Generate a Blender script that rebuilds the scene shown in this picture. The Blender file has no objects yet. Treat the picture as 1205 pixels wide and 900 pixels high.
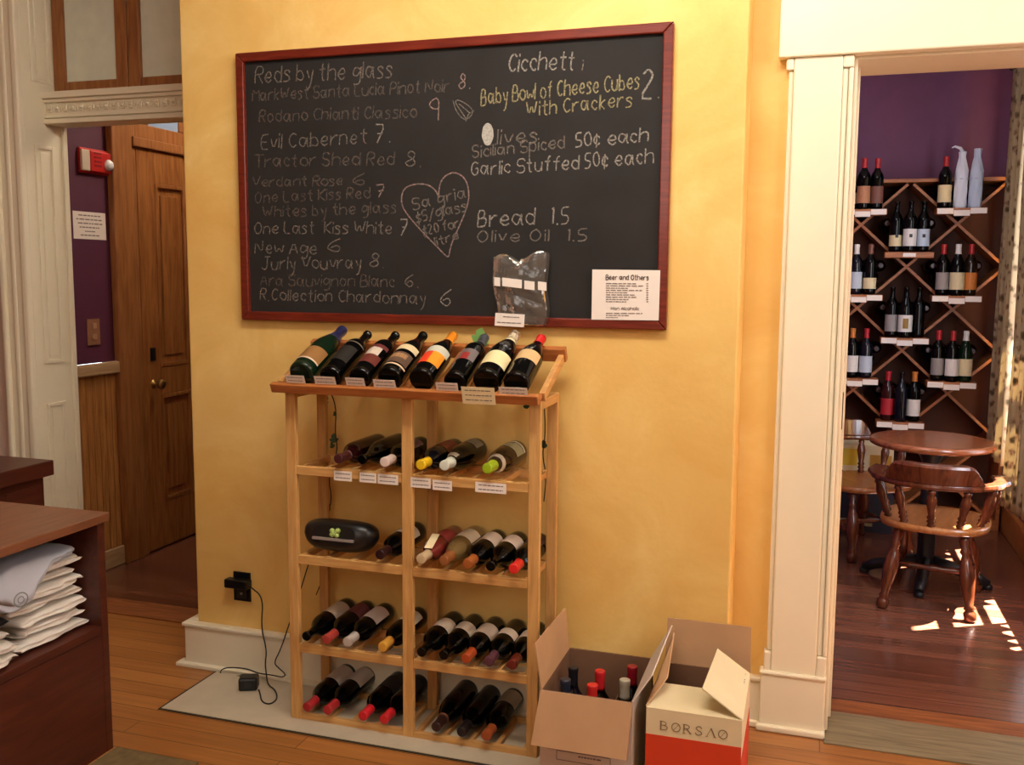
import bpy, bmesh, math, random
from mathutils import Vector, Matrix, Euler
rnd = random.Random(7)
C = bpy.context.scene.collection
SC = bpy.context.scene
# ---------------------------------------------------------------- camera
F, YAW, PITCH, ROLL = 1119.1, 0.308536, 0.112882, 0.007367
CAM = Vector((2.2322, -3.0197, 1.51142))
fwd = Vector((-math.sin(YAW)*math.cos(PITCH), math.cos(YAW)*math.cos(PITCH), -math.sin(PITCH)))
rt0 = Vector((math.cos(YAW), math.sin(YAW), 0)); up0 = rt0.cross(fwd)
RT = rt0*math.cos(ROLL) + up0*math.sin(ROLL); UP = up0*math.cos(ROLL) - rt0*math.sin(ROLL)
cd = bpy.data.cameras.new('camera'); cam = bpy.data.objects.new('camera', cd); C.objects.link(cam)
cd.sensor_fit = 'HORIZONTAL'; cd.sensor_width = 36.0; cd.lens = F/1205*36.0; cd.clip_start = 0.05
M = Matrix((RT, UP, -fwd)).transposed().to_4x4(); M.translation = CAM
cam.matrix_world = M; SC.camera = cam
def at(px, py, axis, val):
    """the place on the plane axis=val that the photograph shows at this pixel"""
    d = fwd + RT*((px-602.5)/F) - UP*((py-450)/F)
    return CAM + d*((val-CAM[axis])/d[axis])
# ---------------------------------------------------------------- world, light, exposure
SC.view_settings.view_transform = 'Standard'; SC.view_settings.look = 'None'
SC.view_settings.gamma = 1.0; SC.view_settings.exposure = 0.0; SC.view_settings.use_curve_mapping = False
try: SC.cycles.use_denoising = True
except Exception: pass
w = bpy.data.worlds.new('sky'); SC.world = w; w.use_nodes = True
w.node_tree.nodes['Background'].inputs[0].default_value = (0.75, 0.87, 1.0, 1); w.node_tree.nodes['Background'].inputs[1].default_value = 5.0
def area(name, loc, target, sx, sy, power, col):
    l = bpy.data.lights.new(name, 'AREA'); l.shape = 'RECTANGLE'; l.size = sx; l.size_y = sy; l.energy = power; l.color = col
    o = bpy.data.objects.new(name, l); C.objects.link(o); o.location = loc
    o.rotation_euler = (Vector(target)-Vector(loc)).to_track_quat('-Z', 'Y').to_euler(); return o
area('assumed_right_light', (4.35, -1.5, 2.55), (0.9, -0.1, 2.4), 1.6, 1.0, 44, (1.0, 0.97, 0.92))  # assumed unseen light from the right; the east wall has no window
area('assumed_rear_light', (1.4, -4.9, 2.5), (1.2, 0, 2.1), 2.2, 1.1, 21, (1.0, 0.95, 0.9))  # light assumed behind the camera, in front of a solid wall without a window
area('assumed_ceiling_light', (1.7, -1.25, 3.12), (1.6, -0.1, 1.6), 1.4, 0.4, 46, (1.0, 0.92, 0.79))  # assumed overhead light, judged from the brighter upper wall; no fixture built
area('hall_overhead_fill', (-0.4, 1.5, 2.9), (-1.0, 1.3, 0.8), 0.5, 0.5, 20, (1.0, 0.82, 0.62))  # overhead fill added to brighten the hallway, no fixture behind it
area('dining_side_fill', (3.34, 0.95, 1.6), (2.4, 2.8, 1.5), 0.6, 1.5, 46, (0.84, 0.9, 1.0))  # added fill in front of the solid side wall, no window here
area('dining_overhead_fill', (2.4, 1.3, 2.7), (2.5, 2.3, 0), 0.6, 0.6, 9, (0.95, 0.93, 1.0))  # extra fill from above, added to lift the dining room
sl = bpy.data.lights.new('sun', 'SUN'); sl.energy = 120; sl.angle = 0.009; sl.color = (1.0, 0.93, 0.8)
so = bpy.data.objects.new('sun', sl); C.objects.link(so); so.location = (4.5, 2.5, 4)
so.rotation_euler = Vector((-0.40, -0.25, -0.85)).to_track_quat('-Z', 'Y').to_euler()

# ---------------------------------------------------------------- materials
def s2l(c): return tuple((x/12.92 if x <= .04045 else ((x+.055)/1.055)**2.4) for x in c)
def rgb(r, g, b): return s2l((r/255, g/255, b/255))
def base(name):
    m = bpy.data.materials.new(name); m.use_nodes = True
    return m, m.node_tree, m.node_tree.nodes['Principled BSDF']
def plain(name, col, rough=.5, metal=0, coat=0, spec=.5, noise=0, scale=20, bump=0, trans=0):
    m, t, b = base(name)
    b.inputs['Base Color'].default_value = (*col, 1); b.inputs['Roughness'].default_value = rough
    b.inputs['Metallic'].default_value = metal; b.inputs['Coat Weight'].default_value = coat
    b.inputs['Specular IOR Level'].default_value = spec; b.inputs['Transmission Weight'].default_value = trans
    if noise or bump:
        tc = t.nodes.new('ShaderNodeTexCoord'); n = t.nodes.new('ShaderNodeTexNoise')
        n.inputs['Scale'].default_value = scale; n.inputs['Detail'].default_value = 4
        t.links.new(tc.outputs['Object'], n.inputs['Vector'])
        if noise:
            r = t.nodes.new('ShaderNodeValToRGB')
            r.color_ramp.elements[0].position = .3; r.color_ramp.elements[1].position = .7
            r.color_ramp.elements[0].color = (*[c*(1-noise) for c in col], 1); r.color_ramp.elements[1].color = (*[min(1, c*(1+noise)) for c in col], 1)
            t.links.new(n.outputs['Fac'], r.inputs['Fac']); t.links.new(r.outputs['Color'], b.inputs['Base Color'])
        if bump:
            bp = t.nodes.new('ShaderNodeBump'); bp.inputs['Strength'].default_value = bump; bp.inputs['Distance'].default_value = .01
            t.links.new(n.outputs['Fac'], bp.inputs['Height']); t.links.new(bp.outputs['Normal'], b.inputs['Normal'])
    return m
def wood(name, c1, c2, axis=0, scale=6, stretch=12, rough=.45, coat=0.0):
    m, t, b = base(name); N = t.nodes.new; L = t.links.new
    tc = N('ShaderNodeTexCoord'); mp = N('ShaderNodeMapping'); sc = [stretch]*3; sc[axis] = 1
    mp.inputs['Scale'].default_value = sc; L(tc.outputs['Object'], mp.inputs['Vector'])
    n = N('ShaderNodeTexNoise'); n.inputs['Scale'].default_value = scale; n.inputs['Detail'].default_value = 5; n.inputs['Distortion'].default_value = .6
    L(mp.outputs['Vector'], n.inputs['Vector'])
    r = N('ShaderNodeValToRGB'); r.color_ramp.elements[0].position = .32; r.color_ramp.elements[1].position = .68
    r.color_ramp.elements[0].color = (*c1, 1); r.color_ramp.elements[1].color = (*c2, 1)
    L(n.outputs['Fac'], r.inputs['Fac']); L(r.outputs['Color'], b.inputs['Base Color'])
    b.inputs['Roughness'].default_value = rough; b.inputs['Coat Weight'].default_value = coat; b.inputs['Coat Roughness'].default_value = .15
    return m
def planks(name, c1, c2, cgap, width=.085, length=1.6, rough=.35, coat=.2):
    m, t, b = base(name); N = t.nodes.new; L = t.links.new
    tc = N('ShaderNodeTexCoord'); br = N('ShaderNodeTexBrick')
    br.inputs['Scale'].default_value = 1; br.inputs['Brick Width'].default_value = length; br.inputs['Row Height'].default_value = width
    br.inputs['Mortar Size'].default_value = .0018; br.inputs['Mortar Smooth'].default_value = .1; br.offset = .37
    br.inputs['Color1'].default_value = (.25, .25, .25, 1); br.inputs['Color2'].default_value = (.85, .85, .85, 1); br.inputs['Mortar'].default_value = (.5, .5, .5, 1)
    L(tc.outputs['Object'], br.inputs['Vector'])
    mp = N('ShaderNodeMapping'); mp.inputs['Scale'].default_value = (1.2, 22, 1); L(tc.outputs['Object'], mp.inputs['Vector'])
    n = N('ShaderNodeTexNoise'); n.inputs['Scale'].default_value = 2.2; n.inputs['Detail'].default_value = 6; n.inputs['Distortion'].default_value = .4; L(mp.outputs['Vector'], n.inputs['Vector'])
    n2 = N('ShaderNodeTexNoise'); n2.inputs['Scale'].default_value = 1.4; L(tc.outputs['Object'], n2.inputs['Vector'])
    a = N('ShaderNodeMath'); a.operation = 'MULTIPLY_ADD'; a.inputs[1].default_value = .38; L(br.outputs['Color'], a.inputs[0])
    a2 = N('ShaderNodeMath'); a2.operation = 'MULTIPLY'; a2.inputs[1].default_value = .62; L(n.outputs['Fac'], a2.inputs[0]); L(a2.outputs[0], a.inputs[2])
    a3 = N('ShaderNodeMath'); a3.operation = 'MULTIPLY_ADD'; a3.inputs[1].default_value = .35; L(n2.outputs['Fac'], a3.inputs[0]); L(a.outputs[0], a3.inputs[2])
    r = N('ShaderNodeValToRGB'); r.color_ramp.elements[0].position = .42; r.color_ramp.elements[1].position = .95
    r.color_ramp.elements[0].color = (*c1, 1); r.color_ramp.elements[1].color = (*c2, 1); L(a3.outputs[0], r.inputs['Fac'])
    mx = N('ShaderNodeMix'); mx.data_type = 'RGBA'; mx.inputs[7].default_value = (*cgap, 1)
    L(br.outputs['Fac'], mx.inputs[0]); L(r.outputs['Color'], mx.inputs[6]); L(mx.outputs[2], b.inputs['Base Color'])
    b.inputs['Roughness'].default_value = rough; b.inputs['Coat Weight'].default_value = coat; b.inputs['Coat Roughness'].default_value = .2
    return m
def sponge(name, c1, c2, c3):
    m, t, b = base(name); N = t.nodes.new; L = t.links.new
    tc = N('ShaderNodeTexCoord'); n = N('ShaderNodeTexNoise'); n.inputs['Scale'].default_value = 2.6; n.inputs['Detail'].default_value = 5; n.inputs['Roughness'].default_value = .6; n.inputs['Distortion'].default_value = .8
    L(tc.outputs['Object'], n.inputs['Vector'])
    r = N('ShaderNodeValToRGB'); e = r.color_ramp.elements; e[0].position = .3; e[1].position = .72; e[0].color = (*c1, 1); e[1].color = (*c3, 1)
    x = e.new(.52); x.color = (*c2, 1)
    L(n.outputs['Fac'], r.inputs['Fac']); L(r.outputs['Color'], b.inputs['Base Color'])
    n2 = N('ShaderNodeTexNoise'); n2.inputs['Scale'].default_value = 60; L(tc.outputs['Object'], n2.inputs['Vector'])
    bp = N('ShaderNodeBump'); bp.inputs['Strength'].default_value = .12; bp.inputs['Distance'].default_value = .004; L(n2.outputs['Fac'], bp.inputs['Height']); L(bp.outputs['Normal'], b.inputs['Normal'])
    b.inputs['Roughness'].default_value = .55; b.inputs['Specular IOR Level'].default_value = .3
    return m
def chalk(name, col, lo=.35, hi=.6):
    """dusty strokes: the slate shows through where the chalk skipped"""
    m, t, b = base(name); N = t.nodes.new; L = t.links.new
    b.inputs['Base Color'].default_value = (*col, 1); b.inputs['Roughness'].default_value = .95; b.inputs['Specular IOR Level'].default_value = .05
    tc = N('ShaderNodeTexCoord'); n = N('ShaderNodeTexNoise'); n.inputs['Scale'].default_value = 200; n.inputs['Detail'].default_value = 2; L(tc.outputs['Object'], n.inputs['Vector'])
    r = N('ShaderNodeMapRange'); r.inputs[1].default_value = .3; r.inputs[2].default_value = .7; r.inputs[3].default_value = lo; r.inputs[4].default_value = hi; L(n.outputs['Fac'], r.inputs[0])
    tr = N('ShaderNodeBsdfTransparent'); mx = N('ShaderNodeMixShader'); L(r.outputs[0], mx.inputs[0]); L(tr.outputs[0], mx.inputs[1]); L(b.outputs[0], mx.inputs[2])
    L(mx.outputs[0], t.nodes['Material Output'].inputs['Surface']); return m
MT = {}
MT['yellow'] = sponge('yellow_sponged_paint', rgb(230, 182, 100), rgb(238, 197, 116), rgb(246, 212, 136))
MT['cream'] = plain('cream_paint', rgb(238, 228, 202), .4, noise=.02, scale=8)
MT['pink'] = plain('pinkish_plaster', rgb(222, 196, 182), .7, noise=.05, scale=6)
MT['white'] = plain('white_ceiling_paint', rgb(235, 230, 222), .8)
MT['purple'] = plain('purple_paint', rgb(112, 60, 96), .6, noise=.06, scale=10)
MT['hallpurple'] = plain('hall_purple_paint', rgb(92, 42, 66), .6, noise=.06, scale=10)
MT['oak'] = planks('oak_floor_planks', rgb(138, 84, 38), rgb(190, 126, 66), rgb(98, 56, 26))
MT['darkfloor'] = planks('cherry_floor_planks', rgb(78, 42, 32), rgb(142, 88, 66), rgb(36, 18, 12), rough=.25, coat=.45)
MT['thrgrey'] = wood('worn_grey_threshold', rgb(112, 98, 72), rgb(146, 130, 100), 0)
MT['thrbrown'] = wood('brown_threshold', rgb(120, 66, 32), rgb(166, 100, 56), 0)
MT['hearth'] = plain('pale_hearth_stone', rgb(196, 182, 158), .5, noise=.08, scale=7)
MT['pine'] = wood('pale_pine', rgb(198, 146, 82), rgb(220, 172, 106), 2, 8, 10, .45)
MT['pinex'] = wood('pale_pine_rail', rgb(198, 146, 82), rgb(220, 172, 106), 0, 8, 10, .45)
MT['piney'] = wood('pale_pine_slat', rgb(190, 136, 76), rgb(214, 162, 98), 1, 8, 10, .45)
MT['lipwood'] = wood('reddish_pine_board', rgb(166, 96, 46), rgb(192, 122, 64), 0, 8, 10, .4)
MT['frame'] = wood('mahogany_frame', rgb(92, 26, 16), rgb(124, 42, 26), 0, 8, 10, .28, .3)
MT['slate'] = plain('black_slate', rgb(42, 39, 38), .75, spec=.25, noise=.18, scale=5)
MT['desk'] = wood('cherry_laminate', rgb(66, 27, 17), rgb(86, 38, 24), 1, 5, 8, .4)
MT['desktop'] = wood('worn_desk_top', rgb(112, 68, 44), rgb(134, 86, 58), 1, 5, 8, .35)
MT['doorwood'] = wood('varnished_door_wood', rgb(132, 78, 36), rgb(172, 112, 60), 2, 5, 10, .4, .2)
MT['doorcase'] = wood('varnished_casing_wood', rgb(140, 86, 44), rgb(172, 114, 66), 2, 5, 10, .4, .2)
MT['beadboard'] = wood('beadboard_wood', rgb(158, 102, 52), rgb(198, 140, 80), 2, 5, 14, .45)
MT['railtan'] = wood('tan_chair_rail', rgb(170, 136, 96), rgb(196, 164, 122), 1)
MT['chairwood'] = wood('dark_turned_wood', rgb(70, 30, 16), rgb(108, 52, 28), 2, 6, 8, .25, .4)
MT['seatwood'] = wood('honey_seat_wood', rgb(150, 88, 44), rgb(186, 118, 64), 1, 6, 8, .3, .3)
MT['tablewood'] = wood('table_top_wood', rgb(120, 62, 36), rgb(158, 90, 56), 0, 5, 8, .22, .4)
MT['rackwood'] = wood('lattice_wood', rgb(146, 84, 44), rgb(184, 114, 64), 0, 6, 8, .5)
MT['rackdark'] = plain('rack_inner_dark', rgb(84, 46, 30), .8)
MT['iron'] = plain('black_cast_iron', rgb(22, 22, 26), .4, spec=.5)
MT['blackplastic'] = plain('black_plastic', rgb(16, 16, 18), .35)
MT['cable'] = plain('black_cable', rgb(26, 22, 18), .5)
MT['brass'] = plain('aged_brass', rgb(150, 118, 66), .35, metal=.9)
MT['paper'] = plain('white_paper', rgb(238, 226, 216), .8)
MT['creamcard'] = plain('cream_card', rgb(240, 222, 176), .8)
MT['ink'] = plain('grey_print', rgb(120, 106, 100), .9)
MT['inkdark'] = plain('dark_print', rgb(84, 70, 66), .9)
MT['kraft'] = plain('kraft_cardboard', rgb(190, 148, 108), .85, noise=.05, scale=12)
MT['kraftshade'] = plain('kraft_cardboard_shaded', rgb(122, 86, 62), .9, noise=.05, scale=12)  # kraft darkened: the shade inside the cartons is put into the colour
MT['boxwhite'] = plain('whitish_carton_paper', rgb(206, 190, 178), .8, noise=.04, scale=12)
MT['boxcream'] = plain('cream_carton_paper', rgb(228, 212, 172), .75, noise=.03, scale=12)
MT['boxred'] = plain('orange_red_print', rgb(214, 62, 22), .7)
MT['boxnavy'] = plain('dark_navy_print', rgb(60, 54, 62), .7)
MT['chalk'] = chalk('white_chalk', rgb(172, 164, 154), .3, .75)
MT['chalkdim'] = chalk('worn_chalk', rgb(150, 140, 130), .2, .6)
MT['chalkfaint'] = chalk('nearly_wiped_chalk', rgb(138, 126, 116), .12, .46)
MT['chalkyel'] = chalk('yellow_chalk', rgb(176, 164, 124), .3, .75)
MT['chalkpink'] = chalk('pink_chalk', rgb(170, 144, 138), .3, .7)
MT['chalksolid'] = chalk('rubbed_chalk', rgb(190, 186, 178), .6, .95)
MT['frost'] = plain('frosted_grey_glass', rgb(222, 226, 208), .55, noise=.05, scale=14)
MT['leaf'] = plain('ivy_leaf_green', rgb(52, 78, 44), .6)
MT['stem'] = plain('ivy_stem', rgb(48, 40, 24), .7)
MT['redplastic'] = plain('fire_alarm_red', rgb(206, 40, 36), .4)
MT['whiteplastic'] = plain('ivory_plastic', rgb(222, 206, 186), .4)
MT['tanplastic'] = plain('tan_switch_plate', rgb(164, 118, 88), .4)
MT['lens'] = plain('strobe_lens', rgb(230, 230, 236), .08, spec=.9)
MT['daylightglass'] = plain('pale_daylight_glass', rgb(150, 170, 200), .2)
_g = {}
def gm(key, col, rough=.35, **k):
    if key not in _g: _g[key] = plain(key, rgb(*col), rough, **k)
    return _g[key]
def GLASS(kind):
    return {'dark': gm('dark_wine_glass', (5, 5, 5), .06, spec=.25), 'green': gm('dark_green_glass', (14, 34, 18), .07, spec=.4),
            'navy': gm('blue_black_glass', (12, 13, 24), .08, spec=.4), 'brown': gm('brown_glass', (36, 22, 12), .08, spec=.4),
            'red': gm('red_wine_glass', (48, 12, 14), .08, spec=.4), 'rose': gm('rosy_glass', (120, 40, 36), .1, coat=.6),
            'clear': gm('straw_clear_glass', (168, 138, 84), .06, trans=.55)}[kind]

# ---------------------------------------------------------------- mesh helpers
class MB:
    def __init__(s): s.bm = bmesh.new(); s.mi = 0
    def _f(s, vs, smooth=False):
        try: f = s.bm.faces.new(vs)
        except ValueError: return None
        f.material_index = s.mi; f.smooth = smooth; return f
    def mat(s, i): s.mi = i; return s
    def box(s, x0, x1, y0, y1, z0, z1, mx=None):
        P = [Vector((x, y, z)) for z in (z0, z1) for y in (y0, y1) for x in (x0, x1)]
        if mx is not None: P = [mx @ p for p in P]
        v = [s.bm.verts.new(p) for p in P]
        for q in ((0, 2, 3, 1), (4, 5, 7, 6), (0, 1, 5, 4), (2, 6, 7, 3), (0, 4, 6, 2), (1, 3, 7, 5)): s._f([v[i] for i in q])
        return s
    def hexa(s, P):
        """eight corners: bottom ring of four, top ring of four"""
        v = [s.bm.verts.new(p) for p in P]
        for q in ((3, 2, 1, 0), (4, 5, 6, 7), (0, 1, 5, 4), (1, 2, 6, 5), (2, 3, 7, 6), (3, 0, 4, 7)): s._f([v[i] for i in q])
        return s
    def slab(s, A, B, Cc, D, t):
        """a quad sheet given thickness t"""
        A, B, Cc, D = map(Vector, (A, B, Cc, D)); n = (B-A).cross(D-A).normalized()*t
        return s.hexa([A, B, Cc, D, A+n, B+n, Cc+n, D+n])
    def bar(s, a, b, w, h, upv=(0, 0, 1)):
        a, b = Vector(a), Vector(b); d = (b-a).normalized(); u = Vector(upv); sd = d.cross(u)
        if sd.length < 1e-4: sd = d.cross(Vector((0, 1, 0)))
        sd.normalize(); u = sd.cross(d).normalized(); sd *= w/2; u *= h/2
        return s.hexa([a-sd-u, a+sd-u, b+sd-u, b-sd-u, a-sd+u, a+sd+u, b+sd+u, b-sd+u])
    def lathe(s, prof, mx=None, seg=20, a0=0, a1=360, cap=True, smooth=True):
        full = abs(a1-a0) >= 360; n = seg if full else seg+1; rings = []
        for r, z in prof:
            ring = []
            for i in range(n):
                a = math.radians(a0+(a1-a0)*i/seg); p = Vector((max(r, 1e-5)*math.cos(a), max(r, 1e-5)*math.sin(a), z))
                ring.append(s.bm.verts.new(mx @ p if mx is not None else p))
            rings.append(ring)
        for A, B in zip(rings, rings[1:]):
            for i in range(seg):
                j = (i+1) % n; s._f([A[i], A[j], B[j], B[i]], smooth)
        if full and cap: s._f(rings[0][::-1]); s._f(rings[-1])
        return s
    def tube(s, pts, r, seg=8, smooth=True):
        pts = [Vector(p) for p in pts]; rs = r if isinstance(r, (list, tuple)) else [r]*len(pts); rings = []; pu = None
        for i, p in enumerate(pts):
            d = (pts[min(i+1, len(pts)-1)]-pts[max(i-1, 0)]).normalized()
            u = (pu - d*pu.dot(d)) if pu is not None else d.orthogonal()
            if u.length < 1e-5: u = d.orthogonal()
            u.normalize(); pu = u; v = d.cross(u)
            rings.append([s.bm.verts.new(p+(u*math.cos(2*math.pi*k/seg)+v*math.sin(2*math.pi*k/seg))*rs[i]) for k in range(seg)])
        for A, B in zip(rings, rings[1:]):
            for k in range(seg): s._f([A[k], A[(k+1) % seg], B[(k+1) % seg], B[k]], smooth)
        s._f(rings[0][::-1]); s._f(rings[-1]); return s
    def prism(s, poly, mx, d, smooth=False):
        """2-D outline in the matrix's xy plane, thickness d along its z"""
        a = [s.bm.verts.new(mx @ Vector((x, y, 0))) for x, y in poly]; b = [s.bm.verts.new(mx @ Vector((x, y, d))) for x, y in poly]
        s._f(a[::-1]); s._f(b); n = len(a)
        for i in range(n): s._f([a[i], a[(i+1) % n], b[(i+1) % n], b[i]], smooth)
        return s
    def grid(s, P, smooth=True, closeu=False):
        V = [[s.bm.verts.new(p) for p in row] for row in P]
        for A, B in zip(V, V[1:]):
            n = len(A)
            for i in range(n if closeu else n-1): s._f([A[i], A[(i+1) % n], B[(i+1) % n], B[i]], smooth)
        return V
    def ribbon(s, pts, wd, n):
        """a flat stroke lying on the surface with normal n"""
        pts = [Vector(p) for p in pts]; L_, R_ = [], []
        for i, p in enumerate(pts):
            d = pts[min(i+1, len(pts)-1)]-pts[max(i-1, 0)]
            if d.length < 1e-7: d = Vector((1, 0, 0))
            sd = n.cross(d.normalized())*wd/2; L_.append(s.bm.verts.new(p+sd)); R_.append(s.bm.verts.new(p-sd))
        for i in range(len(pts)-1): s._f([R_[i], R_[i+1], L_[i+1], L_[i]])
        return s
    def build(s, name, mats, parent=None, bevel=0, local=False, subsurf=0):
        bmesh.ops.recalc_face_normals(s.bm, faces=s.bm.faces)
        me = bpy.data.meshes.new(name); org = Vector((0, 0, 0))
        if parent is None:
            vs = [v.co for v in s.bm.verts]
            org = Vector(((min(v.x for v in vs)+max(v.x for v in vs))/2, (min(v.y for v in vs)+max(v.y for v in vs))/2, min(v.z for v in vs)))
        elif not local:
            q = parent; org = Vector((0, 0, 0))
            while q is not None: org += q.location; q = q.parent
        if org.length: bmesh.ops.translate(s.bm, verts=s.bm.verts, vec=-org)
        s.bm.to_mesh(me); s.bm.free()
        for m in (mats if isinstance(mats, (list, tuple)) else [mats]): me.materials.append(MT[m] if isinstance(m, str) else m)
        o = bpy.data.objects.new(name, me); C.objects.link(o)
        if parent is None: o.location = org
        else: o.parent = parent
        if bevel:
            b = o.modifiers.new('bevel', 'BEVEL'); b.width = bevel; b.segments = 2; b.limit_method = 'ANGLE'; b.angle_limit = math.radians(50)
        if subsurf:
            b = o.modifiers.new('smooth', 'SUBSURF'); b.levels = b.render_levels = subsurf
        return o
def tag(o, label, cat, group=None):
    o['label'] = label; o['category'] = cat
    if group: o['group'] = group
    return o
def thing(name, label, cat, loc=(0, 0, 0), rot=(0, 0, 0), group=None):
    o = bpy.data.objects.new(name, None); C.objects.link(o); o.location = loc; o.rotation_euler = rot; o.empty_display_size = .05
    return tag(o, label, cat, group)
def struct(o, label=None):
    o['kind'] = 'structure'
    if label: o['label'] = label
    return o
def copy_tree(o, parent=None):
    c = o.copy(); C.objects.link(c)
    if parent is not None: c.parent = parent
    for ch in list(o.children): copy_tree(ch, c)
    return c

# ---------------------------------------------------------------- handwriting
GL = {
'A':'03 39 63|15 55','B':'03 09 39 48 47 36 06|36 56 54 43 03','C':'58 39 18 06 14 33 54','E':'59 09 03 53|06 46','G':'58 39 18 06 14 33 54 56 36',
'J':'59 54 43 23 14|39 79','K':'09 03|59 06 53','L':'09 03 53','M':'03 09 36 69 63','N':'03 09 63 69','O':'39 18 06 14 33 54 66 58 39',
'P':'03 09 49 58 57 46 06','R':'03 09 49 58 57 46 06|26 53','S':'58 49 19 08 07 16 46 55 54 43 13 04','T':'09 69|39 33','V':'09 33 69','W':'09 23 48 63 89',
'a':'56 37 17 05 14 33 45 57|57 54 63','b':'09 03|06 27 46 54 33 04','c':'46 37 17 05 14 33 44','d':'56 37 17 05 14 33 54|59 53','e':'05 55 47 27 05 14 33 54',
'f':'49 39 28 23|07 47','g':'56 37 17 05 14 34 56|57 52 41 11','h':'09 03|06 27 47 56 53','i':'07 03|08 09','k':'09 03|47 05 43','l':'09 03',
'm':'07 03|06 27 36 33|36 57 66 63','n':'07 03|06 27 47 56 53','o':'37 17 05 14 33 54 56 37','p':'07 00|06 27 47 55 43 23 04','r':'07 03|05 27 47',
's':'46 37 17 06 35 44 33 03','t':'29 24 33 43|07 47','u':'07 04 23 43 55|57 53','v':'07 23 47','w':'07 13 36 53 67','y':'07 24|47 31 10',
'0':'29 08 05 23 44 47 29','1':'18 29 23','2':'08 29 48 47 03 53','5':'49 09 06 36 45 44 33 03','6':'49 17 05 14 33 44 45 36 15','7':'09 49 13|16 36',
'8':'36 17 18 29 48 47 36 05 04 23 44 45 36','9':'46 26 07 08 29 39 48 47 43','.':'03 13','-':'06 36','$':'47 37 17 06 35 44 33 03|29 21','/':'09 09 00|00','c|':'',
'\u00a2':'46 37 17 05 14 33 44|28 22','|':'19 11'}
GL['/'] = '49 02'
def smooth_pts(p):
    if len(p) < 3: return p
    o = [p[0]]
    for a, b in zip(p, p[1:]): o += [a*.75+b*.25, a*.25+b*.75]
    return o+[p[-1]]
def write(mb, text, p0, p1, h, wd, upv, n, slant=.08, jit=.25, seed=1, word=None):
    """single-stroke lettering from p0 to p1 (ends of the base line), capitals h high"""
    r = random.Random(seed*31+len(text)); p0, p1 = Vector(p0), Vector(p1); xd = (p1-p0); W = xd.length; xd.normalize(); u = Vector(upv); u = (u-xd*u.dot(xd)).normalized(); n = Vector(n)
    adv, tot = [], 0
    for ch in text:
        if ch == ' ': wch = 3.2
        else: wch = max(int(q[0]) for st in GL[ch].split('|') for q in st.split())+1.7
        adv.append((ch, tot, wch)); tot += wch
    k = W/max(tot-1.7, 1); vy = h/6
    for ch, x0, wch in adv:
        if ch == ' ':
            if word: mb = word()
            continue
        dy = r.uniform(-jit, jit); sx = 1+r.uniform(-.1, .1)
        for st in GL[ch].split('|'):
            pts = []
            for q in st.split():
                x = float(q[0])*sx + r.uniform(-jit, jit)*.6; y = float(q[1])-3+dy+r.uniform(-jit, jit)*.6
                pts.append(p0 + xd*((x0+x)*k + y*vy*slant) + u*(y*vy))
            mb.ribbon(smooth_pts(pts), wd*r.uniform(.85, 1.15), n)
def scribble(mb, p0, p1, h, wd, upv, n, seed=1):
    """print too small to read: a row of word-long dashes"""
    r = random.Random(seed); p0, p1 = Vector(p0), Vector(p1); d = p1-p0; t = 0
    while t < .98:
        e = min(1, t+r.uniform(.07, .2)); mb.ribbon([p0+d*t, p0+d*e], wd, Vector(n)); t = e+.03
# ================================================================ the setting
MB().box(-3.2, 4.6, -5.2, .345, -.06, 0).build('floor', 'oak')
for o in list(C.objects):
    if o.name == 'floor': struct(o, 'golden oak plank floor of the shop')
struct(MB().box(-1.6, 0.3, .345, 4.2, -.06, 0).build('floor_hall', 'darkfloor'), 'dark reddish plank floor of the hallway')
struct(MB().box(.3, 4.0, .345, 4.0, -.06, 0).build('floor_dining', 'darkfloor'), 'dark cherry plank floor of the dining room')
struct(MB().box(-1.05, 0, .335, .50, 0, .006).build('trim_1', 'thrbrown', bevel=.002), 'brown threshold board in the hallway opening')
struct(MB().box(2.312, 3.9, .10, .345, 0, .006).build('trim_2', 'thrgrey', bevel=.002), 'worn grey threshold in the dining room opening')
struct(MB().box(2.312, 3.9, .345, .45, 0, .007).build('trim_3', 'thrbrown', bevel=.002), 'brown board behind the grey threshold')
struct(MB().box(-3.2, 4.6, -5.2, .6, 3.2, 3.26).build('ceiling', 'white'))
struct(MB().box(-1.6, .3, .56, 4.2, 2.95, 3.0).build('ceiling_hall', 'white'))
struct(MB().box(.3, 4.0, .45, 4.0, 2.78, 2.83).build('ceiling_dining', 'white'))
# yellow chimney breast and the set back wall right of it
struct(MB().box(0, 2.005, 0, .56, 0, 3.2).build('wall_center', 'yellow', bevel=.006), 'yellow sponge-painted chimney breast')
m = MB().box(2.005, 2.312, .185, .45, 0, 3.2).box(2.312, 3.9, .185, .45, 2.19, 3.2).box(3.9, 4.6, .185, .45, 0, 3.2)
struct(m.build('wall_back', 'yellow'), 'yellow sponge-painted wall beside the doorway')
m = MB().box(-3.2, -1.05, .33, .56, 0, 3.2).box(-1.05, 0, .33, .56, 2.75, 3.2)
struct(m.build('wall_left', 'pink'), 'pinkish plaster wall left of the hallway opening')
struct(MB().box(-3.26, -3.2, -5.2, .33, 0, 3.2).build('wall_west', 'pink')); struct(MB().box(4.6, 4.66, -5.2, .45, 0, 3.2).build('wall_east', 'yellow'))
struct(MB().box(-3.2, 4.6, -5.26, -5.2, 0, 3.2).build('wall_near', 'yellow'))
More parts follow.
